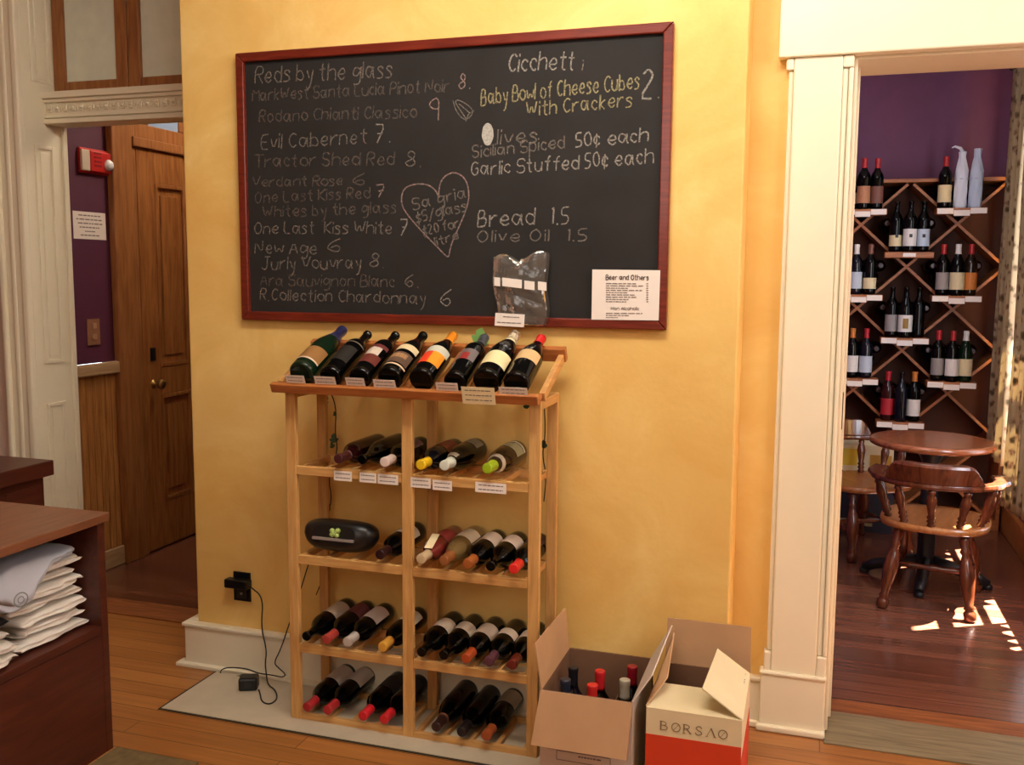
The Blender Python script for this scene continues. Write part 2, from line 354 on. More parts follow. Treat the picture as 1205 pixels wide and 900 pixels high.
# hallway shell
struct(MB().box(-1.25, -1.17, .56, 4.2, 1.06, 3.0).build('wall_hall', 'hallpurple'), 'dark purple hallway wall')
wn = MB().box(-1.25, -1.168, .56, .972, .0, 1.03)
struct(wn.build('wall_wainscot', 'beadboard'), 'wood wainscot under the purple hallway wall')
m = MB()
for i in range(9):
    y = .585+i*.043; m.box(-1.168, -1.162, y, y+.036, .10, 1.0)
struct(m.build('trim_4', 'beadboard', bevel=.003), 'beadboard strips of the hallway wainscot')
struct(MB().box(-1.168, -1.135, .56, .972, 1.0, 1.06).box(-1.168, -1.15, .56, .972, .0, .1).build('trim_5', 'railtan', bevel=.008), 'chair rail on the hallway wainscot')
struct(MB().box(-1.25, -1.17, .972, 4.2, 0, 1.06).build('wall_hall_lower', 'hallpurple'))
struct(MB().box(-1.6, .3, 4.2, 4.26, 0, 3.0).build('wall_hall_end', 'hallpurple')); struct(MB().box(.22, .3, .56, 4.2, 0, 3.0).build('wall_hall_right', 'hallpurple'))
# hallway door in its casing, on the purple wall
dj = MB().box(-1.17, -1.13, .968, 1.115, 0, 2.62).box(-1.17, -1.13, 2.03, 2.17, 0, 2.62).box(-1.17, -1.125, .95, 2.19, 2.56, 2.70)
dj.box(-1.17, -1.14, 1.115, 1.15, 0, 2.56).box(-1.17, -1.12, 1.115, 2.03, 2.15, 2.20).box(-1.17, -1.145, 1.15, 2.03, 2.20, 2.275).box(-1.17, -1.145, 1.15, 1.27, 2.275, 2.56).box(-1.17, -1.145, 1.52, 2.03, 2.275, 2.56)
struct(dj.build('trim_6', 'doorcase', bevel=.006), 'varnished wood casing round the hallway door')
struct(MB().box(-1.168, -1.155, 1.27, 1.52, 2.275, 2.56).build('window_2', 'daylightglass'), 'pale transom pane over the hallway door')
d1 = MB().box(-1.172, -1.15, 1.15, 2.03, .01, 2.15)
def frame_yz(mb, y0, y1, z0, z1, wd, x0, x1):
    mb.box(x0, x1, y0, y0+wd, z0, z1).box(x0, x1, y1-wd, y1, z0, z1).box(x0, x1, y0+wd, y1-wd, z0, z0+wd).box(x0, x1, y0+wd, y1-wd, z1-wd, z1)
d1.box(-1.15, -1.138, 1.15, 1.285, .01, 2.15).box(-1.15, -1.138, 1.90, 2.03, .01, 2.15).box(-1.15, -1.138, 1.285, 1.90, 1.98, 2.15).box(-1.15, -1.138, 1.285, 1.90, .85, 1.0).box(-1.15, -1.138, 1.285, 1.90, .01, .26).box(-1.15, -1.138, 1.54, 1.64, .26, 1.98)
for y0, y1 in ((1.285, 1.54), (1.64, 1.90)):
    for z0, z1 in ((1.0, 1.98), (.26, .85)):
        frame_yz(d1, y0, y1, z0, z1, .022, -1.15, -1.134); d1.box(-1.15, -1.142, y0+.05, y1-.05, z0+.06, z1-.06)
door1 = struct(d1.build('door_1', 'doorwood', bevel=.006), 'varnished panelled wood door in the hallway')
kx = Matrix.Translation((-1.138, 1.225, .915)) @ Matrix.Rotation(math.radians(90), 4, 'Y')
MB().lathe([(.024, 0), (.024, .004), (.009, .006), (.008, .03), (.02, .036), (.027, .048), (.024, .06), (.008, .066)], kx).build('door_knob', 'brass', door1)
MB().box(-1.138, -1.133, 1.205, 1.245, 1.04, 1.11).build('lock_plate', 'iron', door1)
# hallway opening: panelled reveal, casing, transom bar and window
j = MB().box(-1.05, -1.042, .325, .56, 0, 2.75)
for z0, z1 in ((2.33, 2.72), (1.10, 2.06), (.28, .92)):
    for q in ((.375, .392, z0, z1), (.47, .49, z0, z1), (.392, .47, z0, z0+.016), (.392, .47, z1-.016, z1)): j.box(-1.042, -1.034, *q)
    j.box(-1.042, -1.037, .405, .457, z0+.03, z1-.03)
j.box(-1.042, -1.03, .535, .56, 0, 2.16)
struct(j.build('trim_7', 'cream', bevel=.006), 'cream panelled reveal of the hallway opening')
c = MB().box(-1.165, -1.05, .305, .33, 0, 2.9).box(-1.185, -1.16, .29, .33, 0, 2.9).box(-1.075, -1.042, .298, .33, 0, 2.9).box(-1.13, -1.105, .299, .33, .25, 2.9)
struct(c.build('trim_8', 'cream', bevel=.008), 'cream moulded casing left of the hallway opening')
t = MB().box(-1.042, 0, .45, .56, 2.155, 2.29).box(-1.042, 0, .435, .45, 2.155, 2.175).box(-1.042, 0, .44, .45, 2.180, 2.192).box(-1.042, 0, .425, .45, 2.262, 2.29).box(-1.042, 0, .437, .45, 2.246, 2.262)
for i in range(24):
    x = -1.025+i*.043; t.box(x, x+.02, .443, .45, 2.205, 2.236).box(x+.024, x+.032, .445, .45, 2.212, 2.23)
    t.lathe([(.009, 0), (.006, .005), (.0, .007)], Matrix.Translation((x+.01, .443, 2.2205)) @ Matrix.Rotation(math.radians(90), 4, 'X'), 8)
struct(t.build('trim_9', 'cream', bevel=.003), 'cream transom bar with a row of carved ornaments')
wf = MB()
for x0, x1 in ((-1.042, -.645), (-.64, -.24)):
    wf.box(x0, x0+.062, .505, .545, 2.29, 2.75).box(x1-.062, x1, .505, .545, 2.29, 2.75).box(x0+.062, x1-.062, .505, .545, 2.29, 2.345).box(x0+.062, x1-.062, .505, .545, 2.70, 2.75)
wf.box(-.24, 0, .505, .545, 2.29, 2.75)
win = struct(wf.build('window_1', 'doorwood', bevel=.006), 'wood framed transom window with frosted panes')
for x0, x1 in ((-.98, -.707), (-.578, -.302)): MB().box(x0, x1, .52, .528, 2.345, 2.70).build('pane', 'frost', win)
# baseboards
def baseb(x0, x1, y, th, ret=None):
    m = MB().box(x0, x1, y-th, y, 0, .158).box(x0-.008 if ret else x0, x1, y-th-.008, y, .158, .172).box(x0-.03 if ret else x0, x1, y-th-.022, y, 0, .016)
    if ret: m.box(x0, -.001, y, ret, 0, .158).box(x0-.008, -.001, y, ret, .158, .172)
    return m
struct(baseb(-.04, 2.005, 0, .03, .30).build('baseboard_center', 'cream', bevel=.004), 'cream baseboard along the chimney breast')
struct(MB().box(2.006, 2.105, .160, .185, 0, .158).box(2.006, 2.105, .152, .185, .158, .172).box(2.035, 2.105, .145, .185, 0, .02).box(2.005, 2.022, 0, .185, 0, .172).build('baseboard_back', 'cream', bevel=.004))
# dining doorway casing
c = MB().box(2.135, 2.28, .148, .185, .2, 2.187).box(2.112, 2.135, .148, .185, .2, .27).box(2.28, 2.312, .148, .185, .2, .27).box(2.112, 2.135, .148, .185, 2.15, 2.186).box(2.28, 2.312, .148, .185, 2.15, 2.186)
c.box(2.12, 2.135, .158, .185, .27, 2.15).box(2.28, 2.297, .158, .185, .27, 2.15).box(2.298, 2.312, .151, .185, .27, 2.15).box(2.104, 2.312, .142, .185, .0, .192).box(2.1, 2.314, .136, .185, .192, .205).box(2.095, 2.316, .125, .185, 0, .02)
struct(c.build('trim_10', 'cream', bevel=.005), 'cream casing with chamfered edges and plinth left of the dining doorway')
struct(MB().box(2.088, 4.1, .135, .185, 2.187, 2.95).build('trim_11', 'cream', bevel=.005), 'broad cream header over the dining doorway')
struct(MB().box(2.3121, 2.324, .185, .45, .007, 2.178).box(2.3121, 3.89, .185, .45, 2.178, 2.19).box(2.324, 2.336, .29, .33, .007, 2.178).build('trim_12', 'cream', bevel=.003), 'cream jamb lining of the dining doorway')
MBs = MB().box(2.3241, 2.3275, .21, .24, 1.02, 1.14)
struct(MBs.build('trim_13', 'iron', bevel=.001), 'dark strike plate in the dining doorway jamb')
# dining room shell
struct(MB().box(1.5, 3.45, 3.55, 3.61, 0, 2.78).build('wall_dining_back', 'purple'), 'purple back wall of the dining room')
struct(MB().box(1.44, 1.5, .45, 3.61, 0, 2.78).build('wall_dining_left', 'purple'))
wx0, wx1 = 3.36, 3.46
m = MB().box(wx0, wx1, .45, 1.32, 0, 2.78).box(wx0, wx1, 2.98, 3.61, 0, 2.78).box(wx0, wx1, 1.32, 2.98, 0, .45).box(wx0, wx1, 1.32, 2.98, 2.5, 2.78)
struct(m.build('wall_dining_right', 'purple'), 'purple window wall of the dining room')
m = MB().box(3.34, wx0, .45, 3.2, 0, .16).box(3.325, wx0, .45, 3.2, .16, .185)
struct(m.build('baseboard_dining', 'doorcase', bevel=.004), 'brown baseboard under the dining room window')
wf = MB()
for y0, y1 in ((1.32, 2.12), (2.18, 2.98)):
    wf.box(3.38, 3.43, y0, y0+.05, .45, 2.5).box(3.38, 3.43, y1-.05, y1, .45, 2.5).box(3.38, 3.43, y0, y1, .45, .5).box(3.38, 3.43, y0, y1, 2.45, 2.5).box(3.38, 3.43, y0, y1, 1.2, 1.25).box(3.39, 3.42, y0, y1, .83, .86)
wf.box(3.36, 3.46, 2.12, 2.18, .45, 2.5)
wdin = struct(wf.build('window_3', 'doorcase', bevel=.003), 'wood framed window behind the floral curtains')
struct(MB().box(3.30, 3.38, 1.28, 3.0, .42, .45).build('trim_14', 'doorcase', bevel=.004), 'window sill in the dining room')
# hearth
struct(MB().box(.116, 1.98, -.375, -.03, 0, .005).build('trim_15', 'hearth', bevel=.002), 'pale stone hearth slab set in the floor')
struct(MB().box(  .108, 1.99, -.383, -.375, 0, .003).box(.108, .116, -.375, -.03, 0, .003).build('trim_16', 'stem'), 'dark joint round the hearth slab')
# ================================================================ chalkboard and what hangs on it
BX0, BX1, BZ0, BZ1 = .245, 1.785, 1.341, 2.279
board = thing('chalkboard', 'large black chalkboard menu in a mahogany frame on the yellow wall', 'chalkboard', (1.015, 0, BZ0))
MB().box(BX0+.02, BX1-.02, -.012, -.001, BZ0+.02, BZ1-.02).build('slate', 'slate', board)
fm = .032
m = MB()
for P in (((BX0, BZ0), (BX1, BZ0), (BX1-fm, BZ0+fm), (BX0+fm, BZ0+fm)), ((BX1, BZ0), (BX1, BZ1), (BX1-fm, BZ1-fm), (BX1-fm, BZ0+fm)),
          ((BX1, BZ1), (BX0, BZ1), (BX0+fm, BZ1-fm), (BX1-fm, BZ1-fm)), ((BX0, BZ1), (BX0, BZ0), (BX0+fm, BZ0+fm), (BX0+fm, BZ1-fm))):
    m.hexa([Vector((x, -.001, z)) for x, z in P]+[Vector((x, -.026, z)) for x, z in P])
m.build('frame', 'frame', board, bevel=.004)
CH = -.0128; NB = (0, -1, 0); UPZ = (0, 0, 1)
def cw(text, a, b, hpx, m='chalk', wd=.0047, name='chalk_lettering', slant=.08, jit=.22):
    if len(text) == 2 and text[1] == '.':
        mb = MB(); p = at(*b, 1, CH); mb.ribbon([p, p+Vector((.004, 0, .001))], wd, Vector(NB)); mb.build(name, m, board); cut = .62
        text, b = text[0], (a[0]+(b[0]-a[0])*cut, a[1]+(b[1]-a[1])*cut)
    ms = [MB()]; p0, p1 = at(*a, 1, CH), at(*b, 1, CH)
    def nxt(): ms.append(MB()); return ms[-1]
    write(ms[0], text, p0, p1, hpx/338, wd, UPZ, NB, slant, jit, seed=int(a[1]), word=nxt)
    for q in ms:
        if len(q.bm.verts): q.build(name, m, board)   # one part per written word
cw('Reds by the glass', (300, 98), (461, 91), 19, 'chalkdim')
cw('MarkWest Santa Lucia Pinot Noir', (297, 119), (528, 108), 14, 'chalkfaint'); cw('8.', (540, 105), (552, 104), 17, 'chalkpink')
cw('Rodano Chianti Classico', (305, 144), (490, 138), 14, 'chalkfaint'); cw('9', (505, 143), (516, 142), 24, 'chalkpink', .005)
cw('Evil Cabernet', (307, 176), (431, 169), 17, 'chalkdim'); cw('7.', (441, 168), (458, 167), 20, 'chalk')
cw('Tractor Shed Red', (299, 197), (464, 194), 15, 'chalkfaint'); cw('8.', (477, 197), (494, 196), 18, 'chalkdim')
cw('Verdant Rose', (297, 220), (403, 218), 12, 'chalkfaint'); cw('6', (414, 218), (427, 218), 14, 'chalkfaint')
cw('One Last Kiss Red', (300, 239), (435, 233), 13, 'chalkfaint'); cw('7', (443, 232), (455, 231), 14, 'chalkpink')
cw('Whites by the glass', (309, 256), (466, 250), 13, 'chalkfaint')
cw('One Last  Kiss White', (299, 275), (461, 275), 14, 'chalkdim'); cw('7', (470, 276), (480, 276), 18, 'chalk', .005)
cw('New Age', (300, 298), (372, 299), 15, 'chalkdim'); cw('6', (385, 297), (400, 297), 16, 'chalkdim')
cw('Jurly Vouvray', (306, 317), (425, 316), 15, 'chalkdim'); cw('8.', (435, 315), (450, 315), 17, 'chalkdim')
cw('Ara Sauvignon Blanc', (306, 336), (464, 338), 14, 'chalkfaint'); cw('6.', (476, 338), (491, 338), 15, 'chalkdim')
cw('R.Collection Chardonnay', (306, 353), (500, 358), 14, 'chalkdim'); cw('6', (517, 360), (531, 360), 19, 'chalk')
cw('Cicchett', (598, 84), (675, 82), 19, 'chalk', .005); cw('i', (685, 82), (689, 82), 11, 'chalkdim')
cw('Baby Bowl of Cheese Cubes', (566, 124), (752, 104), 17, 'chalkyel', .0048); cw('2.', (753, 115), (774, 115), 30, 'chalk', .006)
cw('With Crackers', (619, 137), (743, 125), 15, 'chalkyel', .0048)
cw('lives', (585, 170), (632, 168), 16, 'chalkdim', .005)
cw('Sicilian Spiced', (556, 186), (664, 174), 13, 'chalkdim'); cw('50\u00a2 each', (677, 173), (762, 167), 15, 'chalk')
cw('Garlic Stuffed', (554, 207), (681, 199), 15, 'chalk'); cw('50\u00a2 each', (688, 198), (768, 192), 16, 'chalk')
cw('Bread  1.5', (562, 267), (669, 263), 18, 'chalk', .005); cw('Olive Oil  1.5', (561, 285), (690, 283), 13, 'chalkdim', .005)
cw('Sa gria', (486, 247), (549, 233), 13, 'chalkdim'); cw('$5/glass', (490, 262), (549, 248), 12, 'chalkdim'); cw('$20 for', (498, 277), (540, 268), 11, 'chalkdim'); cw('litre', (513, 290), (540, 281), 10, 'chalkdim')
ov = MB(); c0 = at(574, 158, 1, CH)
ov.prism([(.020*math.cos(a*math.pi/14)+rnd.uniform(-.001, .001), .036*math.sin(a*math.pi/14)) for a in range(28)], Matrix.Translation(c0) @ Matrix.Rotation(math.radians(90), 4, 'X'), .0006)
ov.build('chalk_drawing', 'chalksolid', board)
def cdraw(px, wd, m):
    mb = MB()
    for st in px: mb.ribbon(smooth_pts(smooth_pts([at(x, y, 1, CH) for x, y in st])), wd, Vector(NB))
    return mb.build('chalk_drawing', m, board)
cdraw([[(516, 232), (513, 224), (504, 217), (490, 216), (477, 220), (472, 230), (473, 243), (482, 256), (500, 276), (518, 294), (528, 305), (530, 290), (536, 276), (545, 256), (552, 236), (551, 218), (545, 207), (534, 202), (523, 207), (517, 217), (516, 232)]], .0048, 'chalkpink')
cdraw([[(533, 118), (537, 132), (548, 143), (559, 131), (545, 119), (533, 117), (548, 139)], [(548, 143), (551, 134), (558, 130)], [(540, 122), (553, 133)]], .004, 'chalkdim')
# printed price list stuck to the lower right corner
pl = thing('menu_sheet', 'white printed beer price list stuck on the lower right corner of the chalkboard', 'sheet of paper', tuple(at(736, 376, 1, -.03)))
c4 = [at(697, 317, 1, -.028), at(777, 318, 1, -.028), at(775, 377, 1, -.028), at(696, 376, 1, -.028)]
psh = MB().slab(c4[0], c4[1], c4[2], c4[3], .0007).build('sheet', 'paper', pl)
PN = -.0293
def pt(x, y): return at(x, y, 1, PN)
m = MB(); write(m, 'Beer and Others', pt(713, 329), pt(763, 329.5), .016, .0024, UPZ, NB, 0, .1, 3); m.build('print', 'inkdark', psh)
m = MB()
for i in range(9):
    y = 333.5+i*2.65; scribble(m, pt(713, y), pt(713+(36, 46, 26, 43, 26, 35, 37, 28, 24)[i], y+.3), .004, .0026, UPZ, NB, i); m.ribbon([pt(760.5, y+.3), pt(763, y+.3)], .0026, Vector(NB))
write(m, 'Non Alcoholic', pt(719, 364.5), pt(752, 364.8), .010, .0018, UPZ, NB, 0, .1, 4)
for i in range(3):
    y = 368.5+i*2.5; scribble(m, pt(713, y), pt(713+(43, 28, 14)[i], y+.2), .004, .0024, UPZ, NB, i+20)
m.build('print', 'ink', psh)
# crumpled clear bag hanging on the board
bag_m, bt, bb = base('clear_crinkled_plastic'); bb.inputs['Base Color'].default_value = (.9, .9, .9, 1); bb.inputs['Roughness'].default_value = .12; bb.inputs['Specular IOR Level'].default_value = 1.0
_tr = bt.nodes.new('ShaderNodeBsdfTransparent'); _tr.inputs[0].default_value = (.86, .84, .82, 1); _gl = bt.nodes.new('ShaderNodeBsdfGlossy'); _gl.inputs['Roughness'].default_value = .12
_fr = bt.nodes.new('ShaderNodeFresnel'); _fr.inputs[0].default_value = 1.85; _mx = bt.nodes.new('ShaderNodeMixShader')
bt.links.new(_fr.outputs[0], _mx.inputs[0]); bt.links.new(_tr.outputs[0], _mx.inputs[1]); bt.links.new(_gl.outputs[0], _mx.inputs[2]); _df = bt.nodes.new('ShaderNodeBsdfDiffuse'); _df.inputs[0].default_value = (.7, .68, .66, 1); _m2 = bt.nodes.new('ShaderNodeMixShader'); _m2.inputs[0].default_value = .06
bt.links.new(_mx.outputs[0], _m2.inputs[1]); bt.links.new(_df.outputs[0], _m2.inputs[2]); bt.links.new(_m2.outputs[0], bt.nodes['Material Output'].inputs[0])
bag = thing('plastic_bag', 'crinkled clear plastic bag hanging over the bottom edge of the chalkboard', 'plastic bag', (1.315, -.05, 1.31))
r = random.Random(5); folds = [(*(lambda q: (math.cos(q), math.sin(q)))(r.uniform(0, 6.28)), r.uniform(0, 6.28), r.uniform(5, 15), r.uniform(.0012, .0042)) for _ in range(20)]
def bagpt(u, v, side):
    x = 1.226+.178*u; z = 1.348+.218*v + (.012*math.sin(u*9)+.01*(u > .5))*(v > .86)
    x += .012*math.sin(v*7)*(1-v) + (1-v)**2*.02*(.5-u)
    bul = (4*u*(1-u))**.6*(4*v*(1-v))**.5
    d = 0
    for a, b, ph, fq, am in folds: d += am*abs(math.sin((a*u+b*v)*fq+ph))
    return Vector((x, (-.056-.018*bul-d*.4) if side else (-.034+.003*bul), z))
m = MB()
for s in (0, 1): m.grid([[bagpt(i/48, jj/64, s) for i in range(49)] for jj in range(65)], smooth=False)
m.build('film', bag_m, bag)
for x0, x1, y0 in ((581.5, 588.5, 326), (591, 614, 326.5), (617, 629, 330), (633, 643, 331)):
    MB().slab(at(x0, y0, 1, -.094), at(x1, y0+.12*(x1-x0), 1, -.094), at(x1, y0+10+.12*(x1-x0), 1, -.094), at(x0, y0+10, 1, -.094), .0008).build('sticker', 'paper', bag)
tg = thing('price_card', 'white price card hanging in front of the crinkled plastic bag', 'card', tuple(at(600, 386, 1, -.0995)))
q = [at(583, 368, 1, -.1005), at(617.5, 370, 1, -.1005), at(616.5, 385, 1, -.1005), at(582, 383, 1, -.1005)]
MB().slab(*q, .0008).build('card', 'paper', tg)
m = MB(); scribble(m, at(592, 372.5, 1, -.1015), at(611, 373.5, 1, -.1015), .003, .003, UPZ, NB, 2); scribble(m, at(585, 379, 1, -.1015), at(614, 380.5, 1, -.1015), .003, .0026, UPZ, NB, 5); m.build('print', 'ink', tg)

# ================================================================ the pine wine rack
YF, YB = -.296, -.09
rack = thing('wine_rack', 'pale pine wine rack of five rows standing under the chalkboard', 'wine rack', (1.018, -.19, 0.005))
PX = (.582, .998, 1.419)
for x in PX:
    MB().box(x, x+.036, YF, YF+.02, .005, 1.135).build('post', 'pine', rack, bevel=.002); MB().box(x, x+.034, YB, YB+.02, .005, 1.135).build('post', 'pine', rack, bevel=.002)
ROWZ = [.880, .577, .270, .024]
for z in ROWZ:
    for a, b in ((PX[0]+.036, PX[1]), (PX[1]+.036, PX[2])):
        MB().box(a, b, YF+.002, YF+.02, z-.03, z).build('rail', 'pinex', rack, bevel=.002); MB().box(a, b, YB, YB+.018, z-.03, z).build('rail', 'pinex', rack, bevel=.002)
    for a, b in ((PX[0]+.036, PX[1]), (PX[1]+.036, PX[2])):
        for i in range(5):
            x = a+.008+(b-a-.016)*i/4; MB().bar((x, YF+.02, z-.012), (x, YB, z-.012), .016, .018).build('slat', 'piney', rack)
for x in (PX[0], PX[2]): MB().box(x+.002, x+.034, YF+.02, YB, 1.105, 1.135).build('side_rail', 'piney', rack, bevel=.002)
SL = math.radians(24); LY, LZ = -.335, 1.150       # slope of the display shelf, its lower edge
def slope(t, off=0): return Vector((0, LY+t*math.cos(SL)-off*math.sin(SL), LZ+t*math.sin(SL)+off*math.cos(SL)))
lm = Matrix.Translation(slope(0)) @ Matrix.Rotation(SL, 4, 'X')
m = MB(); m.box(.562, 1.462, -.018, .0, -.018, .014, lm).box(.562, 1.462, .0, .03, -.018, -.004, lm); m.build('shelf_lip', 'lipwood', rack, bevel=.003)
MB().box(.562, 1.475, .272, .296, -.03, .0165, lm).build('neck_rail', 'lipwood', rack, bevel=.003)
for x in (.562, 1.452): MB().box(x, x+.018, .03, .272, -.03, -.002, lm).build('sloping_rail', 'piney', rack, bevel=.002)
for i in range(7):
    x = .562+.018+(.872)*(i+1)/8-.012; MB().box(x, x+.024, .03, .272, -.018, -.003, lm).build('sloping_slat', 'lipwood', rack, bevel=.002)

# ================================================================ bottles
SHAPE = {
 'bordeaux': [(.026, .003), (.031, 0), (.036, .004), (.0372, .02), (.0374, .183), (.0358, .198), (.029, .215), (.019, .230), (.0148, .244), (.0138, .262), (.0138, .288), (.0156, .289), (.0156, .298), (.0135, .300)],
 'burgundy': [(.028, .003), (.034, 0), (.0395, .005), (.0405, .02), (.0405, .150), (.0390, .170), (.0335, .195), (.0250, .220), (.0180, .240), (.0150, .258), (.0142, .286), (.0158, .287), (.0158, .297), (.0135, .300)],
 'sparkling': [(.030, .003), (.037, 0), (.0430, .006), (.0440, .02), (.0440, .150), (.0420, .175), (.0350, .205), (.0260, .232), (.0190, .255), (.0160, .275), (.0155, .296), (.0175, .298), (.0175, .308), (.0150, .314)],
 'flute': [(.026, .003), (.031, 0), (.0352, .004), (.0362, .02), (.0362, .150), (.0335, .185), (.0270, .225), (.0205, .260), (.0160, .290), (.0140, .315), (.0150, .316), (.0150, .325), (.0130, .327)]}
def rad(sh, z):
    p = SHAPE[sh]
    for (r0, z0), (r1, z1) in zip(p[1:], p[2:]):
        if z0 <= z <= z1: return r0+(r1-r0)*(z-z0)/max(z1-z0, 1e-6)
    return p[-1][0]
def bottle(label, sh='bordeaux', glass='dark', cap=None, labs=(), loc=(0, 0, 0), rot=(0, 0, 0), group=None, face=90, seg=22, capz=None, caprough=.35):
    """labs: (z0, z1, degrees of arc, colour); face: where on the bottle the label sits"""
    t = thing('wine_bottle', label, 'bottle', loc, rot, group)
    MB().lathe(SHAPE[sh], None, seg).build('bottle_glass', GLASS(glass), t, local=True)
    top = SHAPE[sh][-1][1]
    if cap:
        z0 = capz or top-.058
        rt_ = .0182 if sh == 'sparkling' else .0164
        pr = [(max(rad(sh, z)+.0011, rt_-.0012 if z > top-.05 else 0), z) for z in [z0+(top-.004-z0)*k/7 for k in range(7)]]
        pr += [(rt_, top-.012), (rt_, top-.0020), (rt_-.0006, top-.0002), (rt_-.002, top+.0006), (rt_-.005, top+.0008), (.002, top+.0008)]
        pr = [q for q in pr[:7] if q[1] < top-.014]+pr[7:]
        MB().lathe(pr, None, seg).build('capsule', gm('capsule_%d_%d_%d' % cap, cap, caprough), t, local=True)
    for z0, z1, arc, col in labs:
        pr = [(rad(sh, z)+.0008, z) for z in (z0, z0*.5+z1*.5, z1)]
        MB().lathe(pr, None, 14, face-arc/2, face+arc/2).build('neck_label' if z0 > .2 else 'label', gm('label_%d_%d_%d' % col, col, .6), t, local=True)
    return t
TOP = [ # base pixel, shape, glass, capsule, labels, text
 ((354, 437), 'sparkling', 'green', (34, 36, 78), [(.045, .115, 150, (150, 106, 56)), (.036, .044, 150, (222, 196, 170))], 'green sparkling wine bottle with blue foil, far left of the display shelf', .225),
 ((388, 438), 'bordeaux', 'dark', None, [(.06, .15, 120, (30, 26, 22)), (.176, .182, 170, (110, 100, 84))], 'black bottle with a black label beside the green sparkling bottle', None),
 ((423, 440), 'bordeaux', 'dark', None, [(.05, .10, 130, (104, 40, 30)), (.10, .145, 80, (206, 190, 176)), (.145, .165, 130, (96, 36, 34))], 'black bottle with a red and white label, third on the display shelf', None),
 ((458, 440), 'burgundy', 'dark', None, [(.030, .038, 150, (214, 186, 150)), (.045, .11, 140, (92, 68, 52)), (.075, .10, 90, (170, 128, 88)), (.128, .160, 150, (226, 206, 164))], 'black bottle with a brown label and cream neck band on the display shelf', None),
 ((495, 441), 'burgundy', 'dark', (228, 138, 30), [(.05, .12, 80, (226, 60, 26)), (.120, .158, 165, (196, 194, 178))], 'bottle with orange capsule and red and yellow label on the display shelf', None),
 ((535, 443), 'bordeaux', 'dark', (70, 70, 76), [(.09, .155, 110, (110, 100, 100)), (.09, .13, 40, (150, 30, 28))], 'black bottle with a grey and red label and silver-tipped neck', None),
 ((572, 444), 'sparkling', 'dark', (204, 186, 158), [(.05, .125, 150, (232, 216, 166)), (.235, .258, 200, (228, 212, 168))], 'wide black bottle with a cream label and white foil neck', .262),
 ((607, 445), 'burgundy', 'dark', (206, 34, 34), [(.095, .152, 140, (212, 176, 126))], 'bottle with a red capsule at the right end of the display shelf', .25)]
for px, sh, gl, cap, labs, tx, cz in TOP:
    r0 = SHAPE[sh][5][0] if sh != 'bordeaux' else .0374
    r0 = max(p[0] for p in SHAPE[sh]); b = slope(.004, r0+.0005-.003)
    x = at(px[0], px[1], 1, b.y).x
    t = bottle(tx, sh, gl, cap, labs, (x, b.y, b.z), (math.radians(-90)+SL, 0, 0), face=-90, capz=cz, group=None)
    if 'orange capsule' in tx:   # the yellow half of that label
        MB().lathe([(rad(sh, z)+.0010, z) for z in (.05, .085, .12)], None, 10, -82, -20).build('label', gm('label_yellow', (240, 150, 30), .6), t, local=True)
W_, GY = (214, 202, 184), (170, 160, 148)
